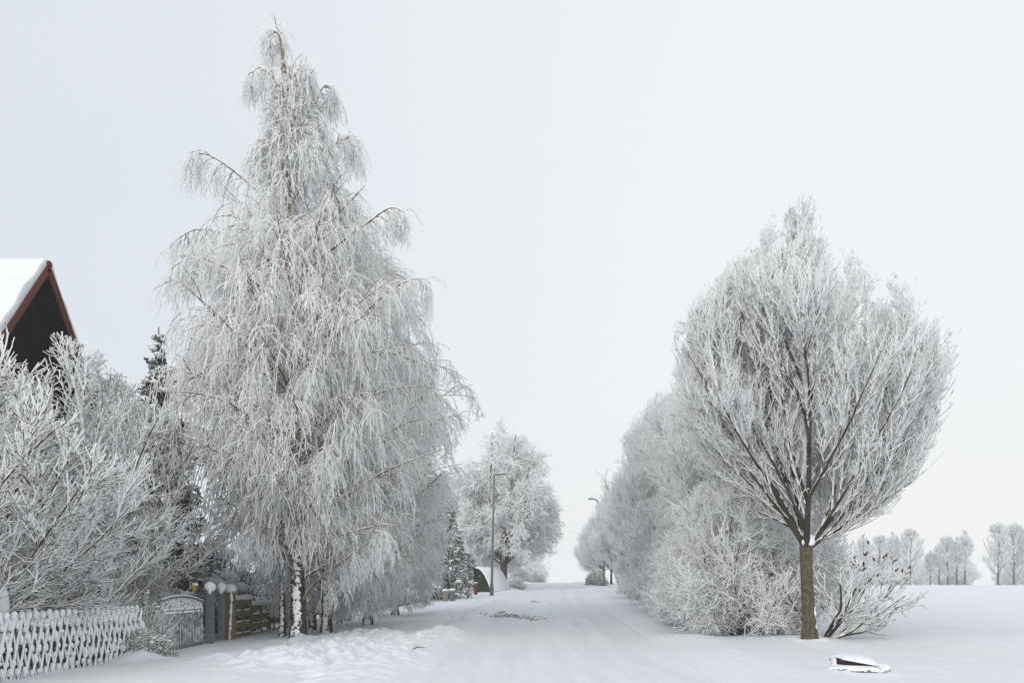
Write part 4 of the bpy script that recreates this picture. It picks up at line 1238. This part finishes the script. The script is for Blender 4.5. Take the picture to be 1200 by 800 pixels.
plank_fence()
rng = np.random.default_rng(77)
p = thing('utility_post', 'blue grey box post standing between birch stems and the plank fence', 'post', (X(407, 36), 36, gz(X(407, 36), 36) - .05))
o = link('shaft', mesh_np('shaft', [box((0, 0, .42), (.34, .26, .94))], False), p, [M['steel']]); bevel_obj(o, .015)
link('snow_cap', mesh_np('snow_cap', [blob((0, 0, .93), (.2, .16, .09), rng)]), p, [M['cap']])


# ---- low brown fence further along, pillars
def picket_fence():
    rng = np.random.default_rng(14)
    A = np.array([-7.9, 42.0]); B = np.array([-4.7, 58.5]); L = np.linalg.norm(B - A); d = (B - A) / L
    za = gz(*A); zb = gz(*B)
    root = thing('picket_fence', 'low brown picket fence under snow behind the drooping birch twigs', 'fence', (A[0], A[1], 0), math.atan2(d[1], d[0]))
    pk, sn = [], []
    s = 0
    while s < L:
        z = za + (zb - za) * s / L + .0
        hh = .62 + rng.normal(0, .03)
        pk.append(box((s, 0, z + hh / 2 - .05), (.1, .03, hh + .1)))
        if rng.uniform() < .85: sn.append(blob((s, 0, z + hh + .04), (.09, .06, .07), rng, 9, 6, .2))
        s += .17
    link('picket_slat', mesh_np('picket_slat', pk, False), root, [M['brown_wood']])
    link('rail', mesh_np('rail', [bar((0, .03, za + .2), (L, .03, zb + .2), .03, .08), bar((0, .03, za + .5), (L, .03, zb + .5), .03, .08)], False), root, [M['brown_wood']])
    link('snow_clumps', mesh_np('snow_clumps', sn), root, [M['cap']])
    for s in np.linspace(.1, L - .1, 7):
        z = za + (zb - za) * s / L
        link('post', mesh_np('post', [box((s, .08, z + .3), (.16, .14, .95))], False), root, [M['red_post'] if rng.uniform() < .3 else M['brown_wood']])
    for px, dd, mt, lab in ((522, 53, 'stone', 'low pale stone fence pillar with snow on top'), (530, 52.4, 'concrete', 'low grey concrete pillar right beside the pale stone one')):
        x = X(px, dd); z = gz(x, dd)
        p = thing('fence_pillar', lab, 'pillar', (x, dd, z - .05), 0, 'low pillars at the end of the picket fence')
        o = link('shaft', mesh_np('shaft', [box((0, 0, .36), (.34, .34, .75))], False), p, [M['stone'] if mt == 'stone' else M['galv']]); bevel_obj(o, .02)
        link('snow_cap', mesh_np('snow_cap', [blob((0, 0, .78), (.23, .23, .11), rng)]), p, [M['cap']])


picket_fence()

# ---- street lamp, name sign, shelter, far lamp
def lamp():
    D = 60.0; x = X(576, D); z = gz(x, D)
    root = thing('street_lamp', 'tall grey street lamp with flat head, standing on the verge beside the road', 'street lamp', (x, D, z - .1))
    H = Z(556, D) - z + .1
    lean = X(579, D) - x
    link('pole', mesh_np('pole', [pole([(0, 0, 0), (.02, 0, .95), (.02, 0, 1.0), (lean * .5, 0, H * .5), (lean, 0, H)], [.15, .15, .10, .085, .06], 12)]), root, [M['galv']])
    h = [box((lean + .48, 0, H + .05), (.84, .26, .10), np.array([[.995, 0, -.06], [0, 1, 0], [.06, 0, .995]])), bar((lean - .03, 0, H - .02), (lean + .2, 0, H + .045), .08, .07)]
    o = link('lamp_head', mesh_np('lamp_head', h, False), root, [M['galv']]); bevel_obj(o, .03, 3)
    v_, f_ = blob((lean + .5, 0, H + .115), (.42, .13, .045), np.random.default_rng(3)); link('snow_cap', mesh_np('snow_cap', [(v_, f_)]), o, [M['cap']])
    D = 80.0; x = X(704, D); z = gz(x, D); H = Z(584, D) - z
    r2 = thing('street_lamp', 'distant street lamp with curved arm above the frosted row trees', 'street lamp', (x, D, z))
    xa = X(694, D) - x
    link('pole', mesh_np('pole', [pole([(.35, 0, -.1), (.33, 0, 4), (.12, 0, H - 1.5), (-.08, 0, H - .7), (xa * .5, 0, H - .12), (xa, 0, H)], [.09, .085, .075, .075, .075, .07], 10)]), r2, [M['galv']])
    link('lamp_head', mesh_np('lamp_head', [pole([(xa + .05, 0, H), (xa - .2, 0, H - .01), (xa - .42, 0, H - .05)], [.06, .09, .05], 10)]), r2, [M['galv']])


lamp()
D = 57.0; x = X(549.5, D); z = gz(x, D)
sg = thing('street_sign', 'small blue street name sign on a thin grey pole before the spruce', 'sign', (x, D, z - .1))
hs = Z(650, D) - z + .1
link('pole', mesh_np('pole', [pole([(0, 0, 0), (0, 0, hs + .1)], [.042, .038], 8)]), sg, [M['galv']])
o = link('plate', mesh_np('plate', [box((-.33, -.055, hs), (.62, .03, .2), rotz(-.35))], False), sg, [M['blue_sign']])
link('snow_cap', mesh_np('snow_cap', [blob((-.33, -.05, hs + .125), (.28, .04, .03), rng)]), sg, [M['cap']])


def shelter():
    D = 66.0; x = X(556, D); z = gz(X(565, D), D) - .1
    root = thing('wood_shelter', 'small lean shelter with smooth snow covered curved roof and dark open end', 'shelter', (x, D, z))
    top = Z(666, D) - z; w = 1.35
    n = 12; u = np.linspace(0, 1, n)
    px_ = w * (u ** .85); pz = top * (1 - u ** 1.9)
    dv = np.array([1.5, 3.4, 0])
    def skin(off, th):
        o_ = []
        for q in (0, 1):
            for s in (off, off + th):
                o_.append(np.stack([px_ + s * .8 + dv[0] * q, np.full(n, dv[1] * q - .05), pz + s], 1))
        V = np.concatenate(o_)     # rows: 0 inner front,1 outer front,2 inner back,3 outer back
        f = []
        for i in range(n - 1):
            f += [[n + i, n + i + 1, 3 * n + i + 1, 3 * n + i], [i, 2 * n + i, 2 * n + i + 1, i + 1], [i, i + 1, n + i + 1, n + i], [2 * n + i, 3 * n + i, 3 * n + i + 1, 2 * n + i + 1]]
        f += [[0, n, 3 * n, 2 * n], [n - 1, 3 * n - 1, 4 * n - 1, 2 * n - 1]]
        return V, np.array(f)
    link('roof', mesh_np('roof', [skin(0, .04)]), root, [M['dark_board']])
    link('snow_cover', mesh_np('snow_cover', [skin(.045, .13)]), root, [M['cap']])
    # end wall set a little inside and the tall back side
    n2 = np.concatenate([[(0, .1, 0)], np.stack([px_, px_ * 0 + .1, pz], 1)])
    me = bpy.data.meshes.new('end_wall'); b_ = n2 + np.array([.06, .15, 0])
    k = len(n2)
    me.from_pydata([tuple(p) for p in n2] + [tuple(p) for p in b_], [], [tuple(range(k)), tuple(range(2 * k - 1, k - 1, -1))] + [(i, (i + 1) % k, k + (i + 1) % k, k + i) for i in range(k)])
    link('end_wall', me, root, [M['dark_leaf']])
    v_ = np.array([(0, 0, 0), (0, 0, top), (dv[0], dv[1], top), (dv[0], dv[1], 0), (-.05, .02, 0), (-.05, .02, top), (dv[0] - .05, dv[1] + .02, top), (dv[0] - .05, dv[1] + .02, 0)])
    link('back_wall', mesh_np('back_wall', [(v_, np.array([[0, 1, 2, 3], [7, 6, 5, 4], [0, 4, 5, 1], [1, 5, 6, 2], [2, 6, 7, 3], [3, 7, 4, 0]]))], False), root, [M['dark_board']])
    rp = thing('red_post', 'short dark red post in front of the white roofed shelter', 'post', (X(557.5, 62), 62, gz(X(557.5, 62), 62) - .1))
    o = link('shaft', mesh_np('shaft', [box((0, 0, .45), (.27, .27, 1.1))], False), rp, [M['red_post']]); bevel_obj(o, .02)
    link('snow_cap', mesh_np('snow_cap', [blob((0, 0, 1.02), (.17, .17, .07), rng)]), rp, [M['cap']])


shelter()

# ---- big frosted tree beyond the lamp and hazy ones behind it
lv_big = [
    dict(n=15, t=(.12, .97), ang=(40, 12), L=4.2, tap=.5, K=7, wander=.1, trop=.2, sag=.4, r=(.06, .03), sides=4, lump=.15, part='twig'),
    dict(n=12, t=(.08, .98), ang=(45, 14), L=1.7, tap=.4, K=4, wander=.15, trop=-.3, r=(.042, .032), sides=3, lump=.28, part='twig'),
    dict(n=9, t=(.1, 1), ang=(50, 16), L=.75, tap=.3, K=2, wander=.2, trop=-.6, r=(.036, .024), sides=3, lump=.3, part='twig'),
]
tabL = [(1.2, .6, .6), (2.0, 2.9, 3.6), (4, 3.9, 5.0), (7, 4.4, 5.5), (10, 4.2, 5.2), (12.5, 3.6, 3.9), (14, 2.6, 2.7), (15.4, 1.5, 1.6), (16.6, .5, .5), (17, 0, 0)]
bigL = tree_mesh(101, 16.6, 2.9, .36, tabL, 18, (4, 58), lv_big, trop=.45, wander=.07, limb_L=16, lumpy=.22)[:2]
BL = plant_tree('verge_tree', 'tree', bigL, 'broad white frosted tree just beyond the tall street lamp', (X(590, 75), 75, gz(X(590, 75), 75) - .3), 0, 1.0, 'broad frosted trees on the house side verge', 'trunk', 'far_twig')
copy_tree(BL, (road_x(92) - 6.2, 92, gz(road_x(92) - 6.2, 92) - .2), 2.2, (.85, .85, .78), 'hazy frosted tree drooping low behind the broad verge tree', 'broad frosted trees on the house side verge')
copy_tree(BL, (road_x(115) - 8, 115, gz(road_x(115) - 8, 115) - .2), 4.2, (.85, .85, .8), 'faint frosted tree last along the house side verge', 'broad frosted trees on the house side verge')
copy_tree(BL, (-9.0, 82, gz(-9, 82) - .2), 1.2, (.9, .9, .8), 'frosted tree showing in the gap above the snowy spruce', 'broad frosted trees on the house side verge')

# dark yew by the bare stems
yw = evergreen_mesh(75, 1.25, 1.2, 1.75, 7000, .07, 200)
x = X(699, 84); YW = evergreen('yew_bush', yw, 'dark rounded yew bush by the roadside row near the crest', 'shrub', (x, 84, gz(x, 84) - .05), 0, 1.0, 'leaf')
# small verge shrubs near the crest
for px, dd, s, lab in ((606, 72, .28, 'small round frosted bush at the foot of the broad verge tree'), (628, 124, .42, 'frosted hedge bush at the end of the road'), (612, 118, .45, 'frosted bush at the end of the road under drooping twigs')):
    x = X(px, dd); copy_tree(p1, (x, dd, gz(x, dd) - .1), px, (s * 1.2, s * 1.2, s), lab, 'small frosted bushes near the road end', 'verge_bush')
# far pale trees where the road drops away
lv_pop = [
    dict(n=10, t=(.12, .97), ang=(36, 10), L=2.6, tap=.45, K=5, wander=.1, trop=.6, r=(.05, .03), sides=3, lump=.2, part='twig'),
    dict(n=7, t=(.15, 1), ang=(42, 14), L=1.1, tap=.4, K=3, wander=.15, trop=.4, r=(.038, .028), sides=3, lump=.28, part='twig'),
    dict(n=4, t=(.2, 1), ang=(48, 15), L=.5, tap=.3, K=2, wander=.2, trop=.1, r=(.034, .024), sides=3, lump=.3, part='twig'),
]


def poplar_mesh(seed, H, tab):
    rng = np.random.default_rng(seed); env = outline(tab, 1, 0, 0, seed, .3)
    z = np.linspace(-.3, H * .97, 20)
    P = np.column_stack([np.cumsum(rng.normal(0, .04, 20)), np.cumsum(rng.normal(0, .04, 20)), z])
    tr = [tubes(P[None], (.21 * (1 - z / H) ** .8 + .03)[None], 8)]
    n = 26; t = rng.uniform(.10, .97, n)
    P0, _ = at(P[None], np.zeros(n, int), t); az = np.arange(n) * 2.4 + rng.normal(0, .4, n); ti = R(1) * (48 - 18 * t + rng.normal(0, 6, n))
    D0 = np.stack([np.cos(az) * np.sin(ti), np.sin(az) * np.sin(ti), np.cos(ti)], 1)
    br = grow(rng, P0, D0, np.full(n, H * .5), 8, .07, .7 * np.ones(n)); br, keep, f = trim(rng, br, env, .12)
    tr.append(tubes(br, radii(rng, len(br), 9, .075, .035, .1), 5, rng))
    o = build_levels(rng, br, .08, lv_pop, env)
    return mesh_np('trunk', tr), mesh_np('crown', o['twig'])


popA = poplar_mesh(111, 15, [(1.0, .8, .8), (2.5, 1.8, 1.7), (3.5, 2.3, 2.2), (7, 3.0, 3.2), (10, 3.2, 3.4), (12.5, 2.4, 2.4), (14.2, 1.3, 1.3), (15.2, 0, 0)])
popB = poplar_mesh(112, 15, [(1.0, .7, .7), (2.5, 1.4, 1.4), (4, 1.8, 1.8), (8, 2.3, 2.2), (11, 2.2, 2.2), (13.5, 1.3, 1.3), (15.2, 0, 0)])
PG = 'frosted poplars across the field'
pops = [(1012, popB, 182, .80, 'poplar half hidden behind the sumac branches'), (1031, popA, 196, .86, 'poplar just clear of the sumac branches'),
        (1046, popB, 186, .84, 'slender poplar close beside the first broad poplar crown'), (1067, popA, 184, .91, 'broad round topped poplar, first full crown past the sumac'),
        (1090, popB, 188, .56, 'shortest thin poplar, in the gap between two poplar pairs'), (1101, popB, 192, .70, 'thin poplar just after the shortest one'), (1110, popA, 186, .80, 'middle poplar with wide crown leaning over thin neighbours'),
        (1121, popB, 190, .78, 'poplar squeezed between two taller middle poplars'), (1130, popB, 184, .86, 'pointed poplar before the wide gap in the poplar line'),
        (1170, popA, 183, .99, 'broad poplar just after the wide gap'), (1188, popA, 187, 1.0, 'tallest broad poplar near the end of the field'), (1206, popB, 184, .95, 'last poplar cut by the picture edge'),
        (1225, popA, 186, .9, 'poplar beyond the picture edge')]
pa = pb = None
for k, (px, me, dd, s, lab) in enumerate(pops):
    x = X(px, dd); z = float(ground_z(np.array([x]), np.array([float(dd)]), False)[0]) - .2
    pr = pa if me is popA else pb
    if pr is None:
        o = plant_tree('poplar_tree', 'tree', me, lab, (x, dd, z), k * 1.3, s, PG, 'trunk', 'far_twig')
        if me is popA: pa = o
        else: pb = o
    else:
        copy_tree(pr, (x, dd, z), k * 1.3, s, lab)
# a low far wood, and bushes at the field's edge
far = tree_mesh(121, 6, 0, .05, [(-.2, 2, 2), (.5, 3, 3), (2, 3.4, 3.4), (4, 2.6, 2.6), (5.5, 1.2, 1.2), (6, 0, 0)], 0, (5, 70),
                [dict(n=9, t=(.1, 1), ang=(40, 12), L=2.0, tap=.4, K=4, wander=.12, trop=.1, r=(.06, .04), sides=3, lump=.2, part='twig'),
                 dict(n=7, t=(.1, 1), ang=(45, 14), L=.9, tap=.4, K=2, wander=.15, trop=0, r=(.05, .04), sides=3, lump=.3, part='twig'),
                 dict(n=4, t=(.1, 1), ang=(48, 15), L=.5, tap=.3, K=1, wander=.2, trop=0, r=(.05, .035), sides=3, lump=.3, part='twig')], trop=.1, wander=.13, multi=18, lumpy=.3)[:2]
FB = None
for k, (px, dd, sx, sz, lab) in enumerate(((1018, 176, 1.0, .62, 'low rounded bush behind the sumac branches at the field edge'), (1038, 178, 1.1, .66, 'rounded grey bush under the first poplars'), (1055, 180, .9, .5, 'small bush beside the broad round topped poplar'),
                                           (985, 190, 1.2, .8, 'bush hidden behind the mossy trunk at the field edge'))):
    x = X(px, dd); z = float(ground_z(np.array([x]), np.array([float(dd)]), False)[0]) - .2
    if FB is None: FB = plant_tree('field_bush', 'shrub', far, lab, (x, dd, z), 0, (sx, sx, sz), 'frosted bushes at the field edge', 'trunk', 'far_twig', 'stem')
    else: copy_tree(FB, (x, dd, z), k * 1.7, (sx, sx, sz), lab)


def far_wood():
    rng = np.random.default_rng(131)
    tv = np.empty(len(far[1].vertices) * 3, np.float32); far[1].vertices.foreach_get('co', tv); tv = tv.reshape(-1, 3)
    fl = np.empty(len(far[1].loops), np.int32); far[1].loops.foreach_get('vertex_index', fl); fl = fl.reshape(-1, 4)
    ch = []
    xs = np.concatenate([np.arange(62, 172, 4.4), np.arange(-8, 6, 4.5)])
    for x in xs:
        y = 232 + rng.uniform(-14, 18); a = rng.uniform(0, 6.28); s = rng.uniform(.8, 1.2); h = rng.uniform(1.15, 1.75)
        if x < 20: y = 190 + rng.uniform(-5, 25); h *= 1.3
        q = tv @ rotz(a).T * np.array([s * 1.3, s * 1.3, h]) + np.array([x, y, float(ground_z(np.array([x]), np.array([y]), False)[0]) - .3])
        ch.append((q, fl))
    tag(link('far_wood', mesh_np('far_wood', ch), None, [M['far_twig']]), 'pale low frosted wood far behind the poplars and the road end', 'wood', None, 'stuff')


far_wood()


# ---- things lying on the snow
def shaft_ring():
    D = 15.0; x = X(1008, D); z = gz(x, D) - .05
    root = thing('well_shaft', 'low round mossy concrete shaft under snow with a dark opening, by the field', 'shaft', (x, D, z))
    rng = np.random.default_rng(16)
    n = 40; a = np.linspace(0, 2 * np.pi, n, endpoint=False)
    ring = [(.54, -.15), (.55, .02), (.535, .10), (.515, .115), (.45, .115), (.44, -.1)]
    V = np.array([(r_ * math.cos(t) * (1 + .015 * math.sin(5 * t)), r_ * .74 * math.sin(t), h) for r_, h in ring for t in a])
    f = [[k * n + i, k * n + (i + 1) % n, (k + 1) * n + (i + 1) % n, (k + 1) * n + i] for k in range(5) for i in range(n)]
    link('ring', mesh_np('ring', [(V, np.array(f))]), root, [M['concrete']])
    V = np.array([(r_ * math.cos(t), r_ * .74 * math.sin(t), h - (.12 * (math.cos(t) * r_ / .5 + .9) if h > .2 else 0)) for r_, h in ((.50, -.1), (.50, .1), (.50, .25), (.2, .25)) for t in a])
    f = [[k * n + i, k * n + (i + 1) % n, (k + 1) * n + (i + 1) % n, (k + 1) * n + i] for k in range(3) for i in range(n)]
    link('lid', mesh_np('lid', [(V, np.array(f))], False), root, [M['soil']])
    nu, nt_ = 16, 56
    U, T = np.meshgrid(np.linspace(0, 1, nu), np.linspace(0, 2 * np.pi, nt_, endpoint=False))
    wob = 1 + .05 * np.sin(3 * T + 1) + .03 * np.sin(7 * T)
    X_ = .05 + .565 * U * np.cos(T) * wob; Y_ = .07 + .50 * U * np.sin(T) * wob
    zb = np.interp(X_, [-.55, -.45, .12, .3, .7], [.242, .238, .14, .0, -.1]) - .10 * sm(.0, .5, Y_)
    Zt = zb + .15 * np.sqrt(np.clip(1 - U ** 2.4, 0, 1)) + .03 * (fbm(X_ * 4 + 9, Y_ * 4 + 9, 3, 3) - .45) * (1 - U)
    V = np.stack([X_, Y_, Zt], -1).reshape(-1, 3)
    i = np.arange(nt_)[:, None] * nu; i1 = (np.arange(nt_)[:, None] + 1) % nt_ * nu; j = np.arange(nu - 1)[None]
    f = np.stack([i + j, i + j + 1, i1 + j + 1, i1 + j], -1).reshape(-1, 4)[:, ::-1]
    link('snow_cover', mesh_np('snow_cover', [(V, f)]), root, [M['snow']])
    sn = []
    for t in np.linspace(R(172), R(300), 19):
        sn.append(blob((.50 * math.cos(t), .37 * math.sin(t), .115), (.07, .05, .022), rng, 9, 6, .3))
        if rng.uniform() < .35: sn.append(blob((.56 * math.cos(t), .42 * math.sin(t), .0 + rng.uniform(-.02, .06)), (.07, .04, .03), rng, 9, 6, .4))
    for k in range(7): sn.append(blob((-.505 + .012 * k * k / 6, -.06 + .045 * k, .15 + .012 * (k % 3)), (.035, .06, .10), rng, 10, 8, .3))
    link('snow_clumps', mesh_np('snow_clumps', sn), root, [M['snow']])


shaft_ring()


def litter():
    rng = np.random.default_rng(17)

    def stick(name, label, a, b, n, r, cat='twig', spread=.12, grp=None):
        a = np.array(a); b = np.array(b); c = (a + b) / 2
        root = thing(name, label, cat, (c[0], c[1], gz(*c)), 0, grp)
        m = 10; u = np.linspace(0, 1, m)
        q = a[None] * (1 - u[:, None]) + b[None] * u[:, None] + rng.normal(0, .025, (m, 2))
        zz = ground_z(q[:, 0], q[:, 1]) + .025
        P = np.column_stack([q, zz]) - np.array([c[0], c[1], gz(*c)])
        main = tubes(P[None], (np.linspace(r, r * .5, m) * rng.uniform(.8, 1.2, m))[None], 6)
        link('stem', mesh_np('stem', [main]), root, [M['litter']])
        tw = []
        for k in range(n):
            i = rng.integers(1, m - 1); an = rng.uniform(0, 6.28); L = rng.uniform(.4, 1) * spread * 3
            e = P[i] + np.array([math.cos(an) * L, math.sin(an) * L, 0]); w = np.array([c[0], c[1]])
            e[2] = float(ground_z(np.array([e[0] + w[0]]), np.array([e[1] + w[1]]))[0]) - gz(*c) + .02
            mid = (P[i] + e) / 2 + (0, 0, .02)
            tw.append(tubes(np.array([[P[i], mid, e]]), np.array([[r * .5, r * .4, r * .25]]), 4))
        link('twig', mesh_np('twig', tw), root, [M['litter']])
    stick('fallen_branch', 'short dark fallen branch lying on the ploughed bank before the birch trunks', (X(485, 20), 19.8), (X(495, 20), 20.4), 6, .013, 'branch', .04)
    stick('fallen_branch', 'thin fallen branch on the verge below the street lamp', (X(584, 39.5), 39.6), (X(592, 40), 41.8), 14, .022, 'branch', .06)
    # trampled brown litter on the road's edge: nobody could count it
    ch = []
    for cx_, cy_, sx, sy, n in ((X(584, 37.6), 37.6, .45, .7, 70), (X(598, 38.4), 38.4, .3, 1.0, 90), (X(612, 37.2), 37.2, .35, .6, 50), (X(628, 36), 36, .3, .3, 22), (X(626, 52), 52, .12, .12, 24)):
        x = rng.normal(cx_, sx, n); y = rng.normal(cy_, sy, n); z = ground_z(x, y) + .012
        a = rng.uniform(0, 6.28, n); L = rng.uniform(.015, .08, n)
        q = np.stack([np.column_stack([x - np.cos(a) * L, y - np.sin(a) * L, z]), np.column_stack([x, y, z + .03]), np.column_stack([x + np.cos(a) * L, y + np.sin(a) * L, z])], 1)
        ch.append(tubes(q, np.full((n, 3), .013), 3, rng))
    tag(link('leaf_litter', mesh_np('leaf_litter', ch), None, [M['litter']]), 'brown twig litter trampled into the snow at the road edge', 'litter', None, 'stuff')
    for px, dd, s, lab in ((788, 43, .22, 'dark low stump under the shrubs of the roadside row'), (737, 62, .26, 'small brown stump by the bare slanting stems')):
        x = X(px, dd); z = gz(x, dd)
        t = thing('tree_stump', lab, 'stump', (x, dd, z - .05), 0, 'stumps under the roadside row')
        v_, f_ = pole([(0, 0, -.1), (0, 0, .05), (.02, 0, .45 * s / .22)], [s * 1.25, s, s * .9], 12)
        link('body', mesh_np('body', [(v_, f_)]), t, [M['soil']])
        link('snow_cap', mesh_np('snow_cap', [blob((.02, 0, .47 * s / .22), (s * .8, s * .8, .07), rng)]), t, [M['cap']])


litter()

# ------------------------------------------------------------------ air
hz = bpy.data.materials.new('haze'); hz.use_nodes = True; hz.node_tree.nodes.clear()
ho = hz.node_tree.nodes.new('ShaderNodeOutputMaterial'); hv = hz.node_tree.nodes.new('ShaderNodeVolumePrincipled')
hv.inputs['Color'].default_value = (.96, .97, .98, 1); hv.inputs['Density'].default_value = .0010; hv.inputs['Anisotropy'].default_value = .2
hz.node_tree.links.new(hv.outputs[0], ho.inputs['Volume'])
HAZE = True
if HAZE:
    v_, f_ = box((30, 430, 11), (920, 960, 28))
    me = bpy.data.meshes.new('haze'); me.from_pydata([tuple(p_) for p_ in v_], [], [tuple(q) for q in f_])
    tag(link('haze', me, None, [hz]), kind='stuff')

# ------------------------------------------------------------------ light
SUN_AZ, SUN_EL = R(218), R(24)          # measured from +y towards +x: behind the camera's left shoulder, veiled by cloud
w = bpy.data.worlds.new('World'); scn.world = w; w.use_nodes = True
nt = w.node_tree; nt.nodes.clear()
wo = nt.nodes.new('ShaderNodeOutputWorld'); bg = nt.nodes.new('ShaderNodeBackground'); nt.links.new(bg.outputs[0], wo.inputs[0])
sky = nt.nodes.new('ShaderNodeTexSky'); sky.sky_type = 'NISHITA'; sky.sun_disc = False
sky.sun_elevation = SUN_EL; sky.sun_rotation = SUN_AZ; sky.dust_density = 4.0; sky.air_density = 1.0
hsv = nd(nt, 'ShaderNodeHueSaturation', Saturation=.15, Value=1.0); nt.links.new(sky.outputs[0], hsv.inputs['Color'])
tc = nt.nodes.new('ShaderNodeTexCoord'); sx = nt.nodes.new('ShaderNodeSeparateXYZ'); nt.links.new(tc.outputs['Generated'], sx.inputs[0])
STR = .1
SKY = 1.045
def sc(c): return tuple(SKY * k / STR for k in c)
# cloud deck: a little warmer and brighter low down, cooler and greyer high up and away from the sun
low = mixc(nt, ramp(nt, sx.outputs['X'], -.7, .5), sc((.80, .84, .89)), sc((.91, .905, .885)))
high = mixc(nt, ramp(nt, sx.outputs['X'], -.6, .3), sc((.715, .76, .835)), sc((.86, .905, .925)))
deck = mixc(nt, ramp(nt, sx.outputs['Z'], .02, .30), low, high)
glow = mathn(nt, 'MULTIPLY', ramp(nt, sx.outputs['Y'], .15, -.75), ramp(nt, sx.outputs['Z'], 1.0, .55))      # cloud round the veiled sun
deck = mixc(nt, glow, deck, sc((1.52, 1.52, 1.52)))
mp = nt.nodes.new('ShaderNodeMapping'); mp.inputs['Scale'].default_value = (1.2, 1.2, 5.0); nt.links.new(tc.outputs['Generated'], mp.inputs[0])
cn = nd(nt, 'ShaderNodeTexNoise', Scale=1.6, Detail=4, Roughness=.5); nt.links.new(mp.outputs[0], cn.inputs['Vector'])
deck = mixc(nt, ramp(nt, cn.outputs['Fac'], .3, .7, 0, .16), deck, sc((.84, .86, .89)))
fin = mixc(nt, .06, deck, hsv.outputs[0])
nt.links.new(fin, bg.inputs['Color']); bg.inputs['Strength'].default_value = STR

sl = bpy.data.lights.new('sun', 'SUN'); sl.energy = 1.5; sl.angle = R(50); sl.color = (1, .96, .9)
so = bpy.data.objects.new('sun', sl); COL.objects.link(so)
so.rotation_euler = (R(90) - SUN_EL, 0, math.pi - SUN_AZ)

# ------------------------------------------------------------------ camera
cam = bpy.data.cameras.new('camera'); co = bpy.data.objects.new('camera', cam); COL.objects.link(co)
co.location = (0, 0, EYE); co.rotation_euler = (R(90), 0, 0)
cam.sensor_width = 36; cam.lens = 36 * F / 1200; cam.shift_y = (HZ - 400) / 1200; cam.clip_end = 3000; cam.clip_start = .1
scn.camera = co

vs_ = scn.view_settings; vs_.view_transform = 'Standard'; vs_.look = 'None'; vs_.exposure = 0; vs_.gamma = 1
try: vs_.use_curve_mapping = False
except Exception: pass
cy = scn.cycles
cy.max_bounces = 16; cy.diffuse_bounces = 14; cy.transmission_bounces = 14; cy.volume_bounces = 2
cy.use_denoising = True
try:
    cy.denoiser = 'OPENIMAGEDENOISE'; cy.denoising_input_passes = 'RGB_ALBEDO_NORMAL'
except Exception: pass
